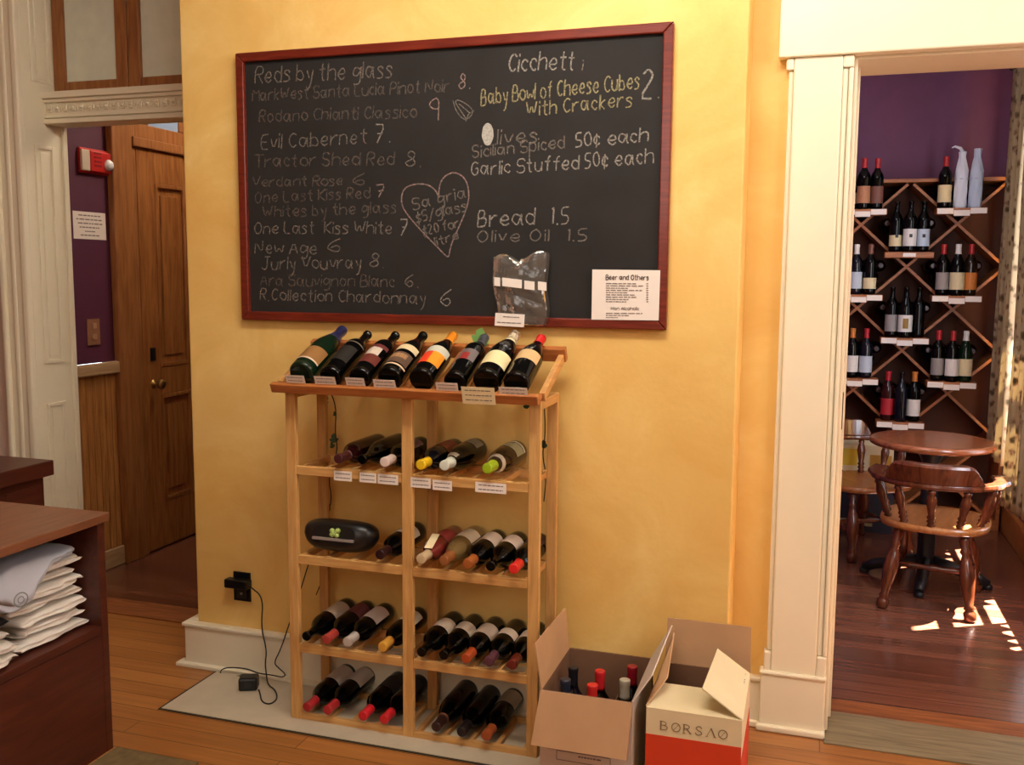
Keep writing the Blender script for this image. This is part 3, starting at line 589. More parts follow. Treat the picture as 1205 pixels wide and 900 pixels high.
ROWS = [
 (0, (398, 546), 'bordeaux', 'red', (70, 26, 30), [(.236, .241, 360, (120, 70, 66))], 'dark bottle with a maroon capsule, leftmost in the second row'),
 (0, (429, 545), 'burgundy', 'dark', None, [], 'plain black bottle beside the maroon-capsuled one in the second row'),
 (0, (449, 548), 'bordeaux', 'dark', (226, 206, 196), [(.06, .16, 130, (120, 92, 84))], 'bottle with a white capsule behind the middle post in the second row'),
 (0, (484, 552), 'bordeaux', 'navy', (232, 190, 30), [(.05, .15, 130, (120, 56, 30))], 'blue-black bottle with a bright yellow capsule in the second row'),
 (0, (514, 555), 'burgundy', 'dark', (214, 220, 206), [(.215, .235, 90, (190, 180, 160)), (.03, .10, 120, (120, 112, 92))], 'black bottle with a pale green-white capsule in the second row'),
 (0, (573, 559), 'burgundy', 'brown', (156, 184, 30), [(.205, .222, 360, (222, 220, 206)), (.05, .12, 140, (150, 146, 112)), (.03, .045, 140, (200, 196, 176))], 'bottle with a lime green capsule at the right of the second row'),
 (1, (447, 660), 'bordeaux', 'dark', (46, 16, 22), [(.06, .15, 140, W_)], 'dark bottle beside the black speaker in the third row'),
 (1, (489, 663), 'bordeaux', 'rose', (206, 180, 140), [(.07, .15, 120, (140, 44, 40))], 'rosy bottle with a cream tag round its neck in the third row'),
 (1, (515, 669), 'burgundy', 'clear', (150, 92, 50), [(.06, .15, 140, (206, 190, 162))], 'straw coloured clear wine bottle in the third row'),
 (1, (545, 672), 'bordeaux', 'dark', (166, 92, 42), [(.05, .14, 150, (216, 200, 182))], 'dark bottle with a copper capsule and white label in the third row'),
 (1, (573, 675), 'bordeaux', 'dark', None, [(.06, .145, 150, (214, 196, 180))], 'all black bottle with a white label beside the copper-capped one'),
 (1, (605, 672), 'bordeaux', 'dark', (228, 44, 40), [(.03, .12, 120, (60, 34, 40))], 'dark bottle with a bright red capsule at the right of the third row'),
 (2, (345, 748), 'bordeaux', 'dark', None, [(.05, .155, 160, (206, 192, 172))], 'black bottle with a white label, leftmost in the fourth row'),
 (2, (366, 757), 'bordeaux', 'dark', (176, 66, 58), [(.04, .13, 130, (92, 40, 48))], 'bottle with a rosy red capsule in the fourth row'),
 (2, (399, 753), 'bordeaux', 'dark', (190, 180, 172), [(.05, .155, 160, (186, 168, 156))], 'bottle with a silver capsule in the fourth row'),
 (2, (450, 763), 'bordeaux', 'dark', (214, 158, 62), [(.05, .14, 150, (208, 192, 168))], 'bottle with a gold capsule behind the middle post in the fourth row'),
 (2, (489, 771), 'bordeaux', 'dark', None, [(.08, .155, 160, (212, 194, 172))], 'white-labelled black bottle just right of the middle post in the fourth row'),
 (2, (516, 776), 'bordeaux', 'dark', None, [(.09, .155, 160, (206, 190, 170))], 'white-labelled black bottle, second from the middle post in the fourth row'),
 (2, (544, 777), 'bordeaux', 'dark', (176, 74, 34), [(.08, .165, 165, (212, 194, 176))], 'bottle with an orange-brown capsule in the fourth row'),
 (2, (572, 784), 'bordeaux', 'dark', (92, 52, 66), [(.10, .15, 160, (222, 206, 186))], 'bottle with a purple capsule in the fourth row'),
 (2, (600, 786), 'bordeaux', 'dark', (110, 34, 26), [(.09, .155, 150, (220, 200, 180))], 'bottle with a dark red capsule beside the right post in the fourth row'),
 (3, (352, 839), 'bordeaux', 'dark', (168, 40, 44), [(.03, .14, 170, (198, 182, 166))], 'red-capped white-labelled bottle, leftmost in the bottom row'),
 (3, (378, 841), 'bordeaux', 'dark', (172, 44, 46), [(.02, .13, 170, (196, 182, 168))], 'red-capped white-labelled bottle, second from left in the bottom row'),
 (3, (427, 854), 'bordeaux', 'dark', (206, 34, 44), [(.05, .14, 130, (30, 26, 26))], 'red-capped bottle without a pale label left of the middle post'),
 (3, (452, 858), 'bordeaux', 'dark', (204, 36, 44), [(.05, .14, 130, (26, 24, 24))], 'red-capped bottle touching the middle post in the bottom row'),
 (3, (513, 869), 'burgundy', 'dark', (48, 24, 22), [(.236, .242, 360, (150, 92, 60))], 'black bottle with a thin copper neck ring in the bottom row'),
 (3, (543, 872), 'bordeaux', 'dark', (30, 24, 28), [], 'plain black bottle in the middle of the three at the bottom right'),
 (3, (572, 874), 'bordeaux', 'dark', (166, 82, 40), [(.03, .12, 150, (150, 138, 122))], 'bottle with a copper capsule at the right of the bottom row')]
rowx = {}
for row in range(4):
    it = [[at(q[1][0], q[1][1], 1, -.318).x, max(p[0] for p in SHAPE[q[2]]), i] for i, q in enumerate(ROWS) if q[0] == row]
    for _ in range(40):
        it.sort()
        for p, q in zip(it, it[1:]):
            gap = p[1]+q[1]+.0015-(q[0]-p[0])
            if gap > 0: p[0] -= gap/2; q[0] += gap/2
        for p in it:
            for x in PX:
                lo, hi = x-p[1]-.0012, x+.036+p[1]+.0012
                if lo < p[0] < hi: p[0] = lo if p[0]-lo < hi-p[0] else hi
    for x, r_, i in it: rowx[i] = x
for ri, (row, px, sh, gl, cap, labs, tx) in enumerate(ROWS):
    R_ = max(p[0] for p in SHAPE[sh]); zr = ROWZ[row]; top = SHAPE[sh][-1][1]; yt = -.318
    x = rowx[ri]
    t = bottle(tx, sh, gl, cap, labs, (x, yt+top, zr+R_+.0009), (math.radians(90), 0, 0), face=90+rnd.uniform(-14, 14))
    if 'cream tag' in tx:
        m = MB(); m.slab((-.012, .020, .245), (.016, .020, .245), (.018, .052, .185), (-.008, .052, .185), .001); m.build('neck_tag', 'creamcard', t, local=True)
# price tags on the display lip and on the second-row rail
def ptag(label, px, w, h, y, lean, mt='paper', lines=2, seed=0):
    c = at(*px, 1, y); t = thing('price_tag', label, 'price tag', tuple(c), (lean, 0, 0), 'price tags on the pine rack')
    kd = MB().box(-w/2, w/2, -.0008, 0, -h/2, h/2).build('card', mt, t, local=True)
    m = MB()
    for k in range(lines): scribble(m, (-w*.4, -.0012, h*(.22-.42*k if lines == 2 else .3-.28*k)), (w*.4, -.0012, h*(.22-.42*k if lines == 2 else .3-.28*k)), .003, h*(.09 if lines == 2 else .05), UPZ, NB, seed+k)
    m.build('print', 'ink', kd, local=True)
lipf = lm @ Vector((0, -.0195, 0))
for i, (px, wpx, nm) in enumerate([((347.5, 446), 23, 'under the green sparkling bottle'), ((382.5, 447.5), 25, 'under the black bottle with the black label'), ((418, 449), 22, 'under the bottle with the red and white label'),
        ((452.5, 451.5), 25, 'under the bottle with the brown label'), ((526, 455), 24, 'under the bottle with the grey and red label'), ((604, 460.5), 30, 'under the red-capped bottle at the right end')]):
    ptag('white price tag '+nm, px, wpx/338, .028, lipf.y-.0025, SL, seed=i*7)
ptag('large cream shelf card folded over the lip under the wide cream-labelled bottle', (563, 465.5), .105, .056, lipf.y-.008, SL-.1, 'creamcard', 3, 50)
for i, (px, wpx, nm) in enumerate([((403.5, 560), 22, 'under the leftmost bottle of the second row'), ((433, 562), 20, 'under the plain black bottle of the second row'), ((456.5, 564), 24, 'just left of the middle post on the second row rail'),
        ((495, 568), 23, 'under the yellow-capped bottle'), ((520.5, 571), 22, 'under the bottle with the pale capsule'), ((577.5, 574), 34, 'under the lime green capsule')]):
    ptag('white price tag '+nm, px, wpx/338, .032, YF-.0005, 0, seed=100+i*7)
# black speaker dock in the third row
zs = ROWZ[1]; cx, cy = .742, -.235
sp = thing('speaker_dock', 'black rounded speaker dock lying in the third row of the rack', 'speaker', (cx, cy, zs-.003), (math.radians(-14), 0, 0))
def dock(u, v):
    a = 2*math.pi*u; ca, sa = math.cos(a), math.sin(a); e = .62
    x = math.copysign(abs(ca)**e, ca); z = math.copysign(abs(sa)**e, sa)
    W2 = .135 - (.022 if z < 0 else 0)*abs(z); k = math.sin(math.pi*v)**.45
    return Vector((x*W2*(.55+.45*k), -.055+.11*v, .064+z*.054*(.6+.4*k)))
m = MB(); V = m.grid([[dock(i/40, (jj+.001)/9.002) for i in range(40)] for jj in range(10)], closeu=True); m._f(V[0][::-1]); m._f(V[-1]); m.build('housing', 'blackplastic', sp, local=True)
MB().box(-.075, .075, -.066, -.052, .046, .056).build('silver_strip', gm('silver_strip', (176, 168, 164), .35, metal=.6), sp, local=True, bevel=.002)
m = MB()
for k in range(9):
    a = rnd.uniform(0, 6.28); rr = rnd.uniform(.0, .014); m.lathe([(.001, -.009), (.008, -.005), (.0095, 0), (.007, .006), (.001, .009)], Matrix.Translation((.006+rr*math.cos(a)*1.1, -.062, .078+rr*math.sin(a))), 9)
m.build('green_display', gm('pale_green', (166, 190, 104), .6), sp, local=True)
# ivy garland threaded down the rack
ivy = thing('ivy_garland', 'thin ivy vine threaded down the back posts of the rack', 'garland', (1.0, YB+.03, .3))
def leaf(p, s, az, m):
    o = [(0, -.5), (.35, -.35), (.55, -.05), (.28, .05), (.3, .35), (0, .62), (-.3, .35), (-.28, .05), (-.55, -.05), (-.35, -.35)]
    m.prism([(x*s, y*s) for x, y in o], Matrix.Translation(p) @ Euler((math.radians(75), az, rnd.uniform(-.6, .6))).to_matrix().to_4x4(), .0012)
def vine(pts):
    pts = [Vector(p) for p in pts]; pts = smooth_pts(smooth_pts(pts)); MB().tube(pts, .0022, 6).build('stem', 'stem', ivy)
YV = -.058
vine([at(x, y, 1, YV) for x, y in ((386, 455), (396, 478), (394, 510), (398, 530), (386, 560), (391, 590), (383, 606), (379, 640), (385, 668), (372, 700))])
vine([at(x, y, 1, YV) for x, y in ((646, 452), (640, 470), (642, 510), (638, 535), (643, 560), (640, 590))])
vine([at(x, y, 1, YV) for x, y in ((646, 452), (652, 436), (645, 446), (640, 470))])
for px, s in (((383, 471), .03), ((393, 516), .032), ((391, 524), .022), ((386, 598), .034), ((380, 603), .022), ((620, 476), .03), ((640, 523), .026), ((394, 487), .016)):
    m = MB(); leaf(at(*px, 1, YV+.004), s, rnd.uniform(-.5, .5), m); m.build('leaf', 'leaf', ivy)
m = MB(); leaf(at(564, 396, 1, -.085), .05, .2, m); leaf(at(569, 402, 1, -.088), .035, -.5, m)
tag(m.build('ivy_sprig', gm('sprig_green', (96, 140, 62), .6)), 'bright green leaf sprig behind the silver-tipped bottle neck', 'leaves')
# ---- outlet, adapter, cables
out = thing('wall_outlet', 'black wall outlet plate on the yellow wall left of the rack', 'outlet', (.205, 0, .275))
MB().box(.168, .242, -.006, 0, .275, .388).build('cover_plate', 'blackplastic', out, bevel=.002)
skt = MB().box(.185, .225, -.009, -.005, .286, .325).build('socket', gm('outlet_socket', (40, 36, 34), .4), out, bevel=.003)
MB().lathe([(.005, 0), (.005, .004)], Matrix.Translation((.205, -.009, .306)) @ Matrix.Rotation(math.radians(90), 4, 'X'), 10).build('socket_face', gm('pale_socket', (150, 140, 130), .5), skt)
pg = thing('power_plug', 'black power plug in the upper socket of the wall outlet', 'plug', (.20, -.02, .335))
MB().box(.150, .250, -.042, -.0062, .332, .366).build('plug_body', 'blackplastic', pg, bevel=.005)
def cord(name, pts, r, label):
    p = [Vector(q) for q in pts]
    for _ in range(3): p = smooth_pts(p)
    return tag(MB().tube(p, r, 7).build(name, 'cable'), label, 'cable')
def fl(px, py, z=.0085): return at(px, py, 2, z)
YS = -.0625   # just clear of the baseboard shoe
def sh_(px, py): return at(px, py, 1, YS)
cord('power_cable', [(.252, -.03, .348), (.262, -.034, .345), at(310, 703, 1, -.042), at(307, 738, 1, -.05), at(314, 765, 1, -.066), at(312, 780, 1, -.082), at(313, 790, 1, -.0995), fl(315, 806), fl(324, 811), fl(327, 822), fl(318, 829), fl(308, 826), fl(306, 815), fl(304, 811, .020)], .0026, 'thin black cable running from the wall outlet down to the adapter on the hearth')
cord('speaker_cable', [sh_(300, 797), sh_(284, 795), sh_(270, 796), sh_(258, 793), sh_(262, 786), sh_(276, 785), sh_(292, 787), sh_(303, 792), sh_(320, 794), sh_(332, 797), sh_(337, 794), sh_(328, 786), sh_(322, 780), sh_(330, 765), at(340, 735, 1, -.05), at(352, 700, 1, -.045), at(364, 660, 1, -.04), at(374, 632, 1, -.04), (.66, -.045, .64), (.72, -.10, .65), (.742, -.155, .64)], .0024, 'black cable looping on the hearth and climbing behind the rack to the speaker')
ax = at(293, 810, 2, .005)
ad = thing('power_adapter', 'small black power adapter block lying on the pale hearth', 'adapter', tuple(ax), (0, 0, math.radians(24)))
adb = MB().box(-.034, .034, -.027, .027, 0, .048).build('adapter_body', 'blackplastic', ad, local=True, bevel=.008)
MB().box(-.012, .012, -.0275, -.026, .012, .034).build('rating_label', gm('dark_label', (36, 36, 40), .6), adb, local=True)
# ================================================================ wine cartons on the floor
def carton(label, cx, cy, w, d, h, outer, inner, face):
    t = thing('cardboard_box', label, 'cardboard box', (cx, cy, 0)); k = .005
    m = MB(); x0, x1, y0, y1 = -w/2, w/2, -d/2, d/2
    m.box(x0, x1, y0, y1, 0, k).box(x0, x1, y0, y0+k, k, h).box(x0, x1, y1-k, y1, k, h).box(x0, x0+k, y0+k, y1-k, k, h).box(x1-k, x1, y0+k, y1-k, k, h)
    o = m.build('carton_walls', [outer, inner], t, local=True)
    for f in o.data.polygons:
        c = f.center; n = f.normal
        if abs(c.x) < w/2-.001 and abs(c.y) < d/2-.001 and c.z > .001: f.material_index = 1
    return t
Vv = Vector
bx, by, bw, bd, bh = 1.645, -.285, .272, .335, .305
b1 = carton('open kraft and white wine carton with bottles inside, beside the rack', bx, by, bw, bd, bh, 'boxwhite', 'kraftshade', None)
hx, hy = bw/2, bd/2
def L1(v): return Vv(v)-Vv((bx, by, 0))
MB().slab((-hx, -hy-.002, bh), (hx, -hy-.002, bh), (hx-.006, -hy-.05, bh-.148), (-hx-.014, -hy-.05, bh-.148), .004).build('front_flap', 'kraft', b1, local=True)
MB().slab((-hx, -hy+.004, bh), (-hx, hy-.004, bh), (-hx-.022, hy+.02, bh+.125), (-hx-.03, -hy+.03, bh+.125), .004).build('side_flap', 'kraft', b1, local=True)
MB().slab((hx, hy-.004, bh), (hx, -hy+.004, bh), (hx+.05, -hy+.03, bh+.075), (hx+.062, hy+.0, bh+.115), .004).build('side_flap', 'boxwhite', b1, local=True)
MB().slab((hx, hy+.001, bh), (-hx, hy+.001, bh), (-hx, hy+.05, bh-.13), (hx, hy+.05, bh-.13), .004).build('back_flap', 'kraftshade', b1, local=True)
m = MB(); yy = -hy-.001
m.box(-hx, hx, yy, yy+.0006, 0, .062); m.build('printed_band', 'boxnavy', b1, local=True)
m = MB(); n = Vv((0, -1, 0)); q = [(-.085, yy, .128), (.075, yy, .128), (.075, yy, .1), (-.085, yy, .1), (-.085, yy, .128)]
m.ribbon(q[:2], .0022, n).ribbon(q[1:3], .0022, n).ribbon(q[2:4], .0022, n).ribbon(q[3:5], .0022, n); scribble(m, (-.02, yy, .118), (.05, yy, .118), .004, .005, UPZ, n, 4)
m.build('printed_lines', 'ink', b1, local=True)
for i, (dx, dy, gl, cap, tx, h) in enumerate([(-.085, -.075, 'navy', (40, 44, 58), 'blue-black bottle at the front left inside the open carton', 0), (-.085, .02, 'navy', (22, 22, 30), 'dark bottle behind the blue-black one inside the open carton', 0),
        (-.0, .02, 'dark', (196, 34, 40), 'taller-standing bottle with a bright red capsule inside the open carton', 0), (.0, -.085, 'dark', (210, 44, 40), 'bottle with a red capsule half hidden by the front flap of the open carton', 0),
        (.085, -.02, 'green', (176, 168, 150), 'bottle with a silver-grey capsule inside the open carton', 0), (.088, .085, 'dark', (140, 20, 34), 'bottle with a crimson capsule in the back right corner of the open carton', 0)]):
    bottle(tx, 'bordeaux', gl, cap, [(.06, .15, 150, W_)], (bx+dx, by+dy, .0055), face=-90)
m = MB()
for dx in (-.043, .043): m.box(bx+dx-.0015, bx+dx+.0015, by-hy+.007, by+hy-.007, .0055, .2)
tag(m.build('carton_divider', 'kraftshade'), 'cardboard divider standing between the bottles in the open carton', 'divider')
cx2, cy2, w2, d2, h2 = 1.951, -.265, .266, .345, .288
b2 = carton('cream and orange-red wine carton with one lid flap raised, at the right', cx2, cy2, w2, d2, h2, 'boxcream', 'kraftshade', None)
hx, hy = w2/2, d2/2
def W2(px, y): p = at(*px, 1, y); return p-Vv((cx2, cy2, 0))
MB().box(-hx, hx, -hy-.0012, -hy-.0002, 0, h2-.074).build('red_panel', 'boxred', b2, local=True)
MB().box(hx+.0002, hx+.0012, -hy, hy, 0, h2-.11).build('red_panel', 'boxred', b2, local=True)
# serif letters of the brand on the front
m = MB(); yy = -hy-.0014; n = Vv((0, -1, 0))
SF = {'B': '03 09|03 38 09|09 39 48 47 36 06|36 56 54 43 03', 'O': '39 18 06 14 33 54 66 58 39|02 6a', 'R': '03 09 39 48 47 36 06|26 63', 'S': '57 58 39 18 07 16 46 55 54 33 14 05', 'A': '03 39 63'}
def serif(ch, x, z, s):
    def P(a, b): return Vv((x+a*s, yy, z+(b-3)*s))
    if ch == 'B' or ch == 'R':
        m.ribbon([P(.6, 3), P(.6, 9)], s*.9, n); m.ribbon([P(-.5, 3), P(1.7, 3)], s*.3, n); m.ribbon([P(-.5, 9), P(1.2, 9)], s*.3, n)
        m.ribbon(smooth_pts([P(.6, 8.9), P(3.2, 8.9), P(4.4, 7.6), P(3.4, 6.3), P(.6, 6.2)]), s*.55, n)
        if ch == 'B': m.ribbon(smooth_pts([P(2.4, 6.2), P(4.6, 5.8), P(5, 4.4), P(3.8, 3.1), P(.6, 3.1)]), s*.6, n)
        else: m.ribbon([P(2.4, 6.2), P(5, 3.1)], s*.8, n); m.ribbon([P(4.2, 3), P(6, 3)], s*.3, n)
    elif ch == 'O':
        m.ribbon([P(3+2.8*math.cos(a*math.pi/12), 6+3*math.sin(a*math.pi/12)) for a in range(25)], s*.6, n); m.ribbon([P(1, 3.4), P(5, 8.6)], s*.3, n)
    elif ch == 'S':
        m.ribbon(smooth_pts(smooth_pts([P(4.6, 7.6), P(3.8, 9), P(1.6, 8.9), P(.8, 7.5), P(2, 6.3), P(4, 5.6), P(4.8, 4.2), P(3.4, 3), P(1.2, 3.1), P(.5, 4.6)])), s*.65, n)
    else:
        m.ribbon([P(.2, 3), P(3, 9)], s*.35, n); m.ribbon([P(3, 9), P(5.6, 3)], s*.9, n); m.ribbon([P(-.6, 3), P(1, 3)], s*.3, n); m.ribbon([P(4.8, 3), P(6.6, 3)], s*.3, n)
for i, ch in enumerate('BORSAO'): serif(ch, -hx+.040+i*.0325, .232, .0042)
m.build('lettering', gm('brown_box_print', (134, 112, 84), .8), b2, local=True)
MB().slab((-hx, -hy, h2), (hx, -hy, h2), (hx-.004, -hy+.165, h2+.006), (-hx+.004, -hy+.165, h2+.006), .004).build('front_flap', 'boxcream', b2, local=True)
MB().slab((-hx, hy-.004, h2), (-hx, -hy+.01, h2+.003), (-hx+.045, -hy+.10, h2+.055), (-hx+.035, hy-.05, h2+.118), .004).build('side_flap', 'kraft', b2, local=True)
MB().slab((hx, -hy+.004, h2+.001), (hx, hy-.06, h2+.02), (hx-.098, hy-.075, h2+.092), (hx-.115, -hy+.02, h2+.07), .004).build('side_flap', 'boxcream', b2, local=True)
m = MB(); A_, B_, D_ = Vv((hx, -hy+.004, h2+.001)), Vv((hx, hy-.06, h2+.02)), Vv((hx-.115, -hy+.02, h2+.07)); nn = (B_-A_).cross(D_-A_).normalized()
if nn.z < 0: nn = -nn
def fp(u, v): return A_+(B_-A_)*u+(D_-A_)*v+nn*.0058
for a, b in (((.90, .10), (.84, .40)), ((.86, .12), (.80, .38)), ((.78, .10), (.72, .22)), ((.74, .10), (.68, .22)), ((.70, .10), (.66, .2))): m.ribbon([fp(*a), fp(*b)], .004, nn)
m.build('printed_mark', 'ink', b2, local=True)
MB().slab((hx, hy, h2), (-hx, hy, h2), (-hx+.003, hy+.018, h2+.14), (hx-.004, hy+.018, h2+.14), .004).build('back_flap', 'kraft', b2, local=True)
m = MB().box(cx2-.0015, cx2+.0015, cy2-hy+.007, cy2+hy-.007, .0055, .24).box(cx2-hx+.007, cx2-.002, cy2+.06, cy2+.063, .0055, .24).box(cx2+.002, cx2+hx-.007, cy2+.06, cy2+.063, .0055, .24)
tag(m.build('carton_divider', 'kraftshade'), 'crossed cardboard divider inside the cream and orange-red carton', 'divider')

# ================================================================ desk with folded shirts, cabinet behind it
DX, DY = .15, -.652
desk = thing('counter_desk', 'cherry laminate counter with an open shirt shelf, at the left edge', 'counter', (-.25, -1.4, 0))
MB().box(-.62, DX+.012, -2.3, DY+.012, .74, .768).build('desktop', 'desktop', desk, bevel=.003)
MB().box(-.60, DX, DY-.028, DY, 0, .74).build('end_panel', 'desk', desk, bevel=.002)
MB().box(-.60, DX-.004, -2.28, DY-.028, .385, .412).build('shelf', 'desk', desk, bevel=.002)
MB().box(DX-.022, DX-.002, -2.28, DY-.028, 0, .385).build('front_panel', 'desk', desk)
MB().box(-.60, -.58, -2.28, DY-.028, 0, .74).build('back_panel', 'desk', desk)
MB().box(-.60, DX, -2.30, -2.28, 0, .74).build('end_panel', 'desk', desk)
cab = thing('side_cabinet', 'reddish brown cabinet with overhanging top behind the counter', 'cabinet', (-1.0, -.2, 0))
MB().box(-1.5, -.60, -.5, -.06, .715, .775).build('cabinet_top', 'desk', cab, bevel=.004); MB().box(-1.46, -.635, -.48, -.08, 0, .715).build('cabinet_body', 'desk', cab, bevel=.003)
for y in (-.47, -.27): MB().box(-.635, -.628, y, y+.17, .06, .68).build('cabinet_door', 'desk', cab, bevel=.003)
wcloth = plain('white_tshirt_cotton', rgb(226, 220, 212), .9, noise=.03, scale=10, bump=.25); bcloth = plain('bluish_grey_tshirt_cotton', rgb(180, 184, 196), .9, noise=.04, scale=10, bump=.25); kcloth = plain('black_tshirt_cotton', rgb(22, 24, 30), .9)
from mathutils import noise as mnoise
def shirt(label, x0, x1, y0, y1, z0, th, m, seed, drape=None, parts=None):
    """a folded shirt: a soft flat bundle with rolled folds along its open edges"""
    t = thing('folded_tshirt', label, 'folded T-shirt', ((x0+x1)/2, (y0+y1)/2, z0), (0, 0, 0), 'folded T-shirts on the counter shelf'); off = Vector((seed*3.1, seed*1.7, 0))
    nu, nv = 40, 36; P = []
    for i in range(nu+1):
        u = i/nu; q_ = min(1, (1-abs(2*u-1))*10); e = max(.1, (1-(1-q_)**2)**.5); row = []
        for j in range(nv):
            a = 2*math.pi*j/nv; cx, sx = math.cos(a), math.sin(a); kx = math.copysign(abs(cx)**.35, cx); kz = math.copysign(abs(sx)**.8, sx)
            y = y0+(y1-y0)*u; X = (x0+x1)/2+kx*(x1-x0)/2
            n1 = mnoise.noise(Vector((X*9, y*9, kz*.4))+off); n2 = mnoise.noise(Vector((X*26, y*26, kz*.8))+off)
            front = max(0, kx)**3
            X += front*(.022*n1+.012*n2)-.014*front*math.exp(-((sx-.15*n1)/.22)**2)
            y += (.022*n1+.012*n2)*(abs(2*u-1))**4
            y = min(y, -.6835)
            Z = z0+th/2+kz*(th/2)*e*(.8+.28*n1)+.0022*n2*max(0, 1-abs(kz))
            Z = min(max(Z, z0+.0004), z0+th-.0004)
            if drape: Z += drape(X, y)
            row.append(Vector((X, y, Z)))
        P.append(row)
    mb = MB(); V = mb.grid(P, closeu=True); mb._f(V[0][::-1], True); mb._f(V[-1], True); mb.build('cloth', m, t)
    return t
zb = .4128
WHERE = ['bottom one', 'second from the bottom', 'third from the bottom', 'fourth from the bottom', 'fifth from the bottom', 'sixth, under the bluish one']
WHERE[5:] = ['sixth from the bottom', 'topmost white one']
for k in range(7):
    shirt('white folded T-shirt in the tall stack by the counter end, '+WHERE[k], -.22+.012*(k % 2), (.108, .094, .104, .088, .098, .084, .090)[k], -.955+.012*((k*2) % 3), (-.684, -.700, -.686, -.698, -.690, -.712, -.702)[k], zb+k*.034, .0335, wcloth, 20+k)
ztop = zb+7*.034
def drape(X, y):
    f = max(0, min(1, (-.83-y)/.13)); f = f*f*(3-2*f); g = max(0, min(1, (X-.108)/.026)); g = g*g*(3-2*g)
    q = max(0, min(1, (-.975-y)/.08)); q = q*q*(3-2*q)
    return -f*g*.095-(1-g)*q*.03
ts = shirt('bluish grey T-shirt with a round emblem draped over the tall stack', -.22, .134, -1.22, -.735, ztop+.002, .034, bcloth, 40, drape=drape)
e = MB()
for rr in ((.022, .026), (.009, .012)):
    ring = [[Vector((0, q*math.cos(a*math.pi/10), q*.8*math.sin(a*math.pi/10))) for a in range(20)] for q in rr]
    e.grid(ring, closeu=True)
eo = e.build('emblem', gm('grey_emblem', (116, 118, 112), .9), ts.children[0], local=True); eo.location = (.1885, -.005, -.055); eo.rotation_euler = (0, math.radians(-8), 0)
for k in range(3):
    shirt('white folded T-shirt in the low stack at the left edge, '+('bottom one', 'middle one', 'top one')[k], -.2, .128-.010*k, -1.30, -.975-.006*k, zb+k*.032, .0315, wcloth, 60+k)
shirt('black folded T-shirt lying on the low white stack', -.22, .085, -1.27, -.985, zb+.0975, .028, kcloth, 70)
tag(MB().box(.165, .47, -1.2, -.655, 0, .007).build('floor_mat', gm('grey_brown_mat', (112, 92, 58), .95, noise=.2, scale=40)), 'worn grey-brown mat on the floor beside the counter', 'mat')

# ================================================================ hallway fittings
XH = -1.17
fa = thing('fire_alarm', 'red fire alarm with strobe lens on the purple hallway wall', 'fire alarm', (XH, .875, 1.99))
MB().box(XH, XH+.012, .775, .985, 1.985, 2.105).build('back_plate', 'redplastic', fa, bevel=.003); MB().box(XH+.012, XH+.028, .83, .975, 1.995, 2.095).build('housing', 'redplastic', fa, bevel=.006)
MB().box(XH+.012, XH+.026, .775, .829, 1.995, 2.095).build('white_panel', 'whiteplastic', fa, bevel=.004)
MB().lathe([(.028, 0), (.027, .007), (.020, .016), (.010, .020), (.002, .021)], Matrix.Translation((XH+.028, .95, 2.035)) @ Matrix.Rotation(math.radians(90), 4, 'Y'), 18).build('strobe_lens', 'lens', fa)
m = MB()
for z in (2.02, 2.04, 2.06, 2.08): m.box(XH+.028, XH+.030, .855, .90, z, z+.008)
m.build('grille', gm('dark_red_grille', (140, 24, 22), .5), fa)
no = thing('notice_sheet', 'white notice sheet pinned to the purple hallway wall', 'sheet of paper', (XH, .835, 1.665))
nsh = MB().box(XH+.0005, XH+.0015, .725, .945, 1.668, 1.80).build('sheet', 'paper', no)
m = MB()
for k, (a, b) in enumerate(((.76, .91), (.745, .925), (.755, .92), (.765, .90), (.80, .87), (.77, .90))): scribble(m, (XH+.002, a, 1.782-k*.019), (XH+.002, b, 1.782-k*.019), .003, .005, UPZ, (1, 0, 0), k)
m.build('print', 'ink', nsh)
sw = thing('light_switch', 'tan double switch plate on the purple wall above the chair rail', 'switch', (XH, .83, 1.15))
MB().box(XH, XH+.006, .785, .87, 1.15, 1.28).build('cover_plate', 'tanplastic', sw, bevel=.003)
for z in (1.178, 1.232): MB().box(XH+.006, XH+.014, .815, .84, z, z+.026).build('toggle', gm('pale_toggle', (190, 150, 116), .4), sw, bevel=.002)

# ================================================================ dining room
YR = 3.2; HWX, HWZ = .2725, .2535
LX = lambda i: 2.7405+.2690*i
LZc = lambda j: 2.083-.2535*j
lat = thing('lattice_rack', 'tall built-in diamond lattice wine rack against the purple wall', 'wine rack', (2.6, YR, 0))
X0, X1, ZT, ZB = 1.60, 3.33, 2.098, .06
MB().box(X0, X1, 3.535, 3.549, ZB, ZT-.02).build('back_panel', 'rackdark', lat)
MB().box(X0, X1, YR, 3.535, ZT-.022, ZT).build('top_board', 'rackwood', lat, bevel=.003)
MB().box(X0, X1, YR, 3.535, ZB-.06, ZB).build('plinth', 'rackwood', lat); MB().box(X0, X0+.02, YR, 3.535, ZB, ZT-.022).build('side_board', 'rackwood', lat); MB().box(X1-.02, X1, YR, 3.535, ZB, ZT-.022).build('side_board', 'rackwood', lat)
def clip(xa, za, xb, zb_):
    # clip a slanted board to the rack's inside
    t0, t1 = 0, 1; dx, dz = xb-xa, zb_-za
    for p, q in ((-dx, xa-(X0+.03)), (dx, (X1-.03)-xa), (-dz, za-(ZB+.01)), (dz, (ZT-.03)-za)):
        if abs(p) < 1e-9: continue
        r_ = q/p
        if p < 0: t0 = max(t0, r_)
        else: t1 = min(t1, r_)
    return None if t0 >= t1-.02 else ((xa+dx*t0, za+dz*t0), (xa+dx*t1, za+dz*t1))
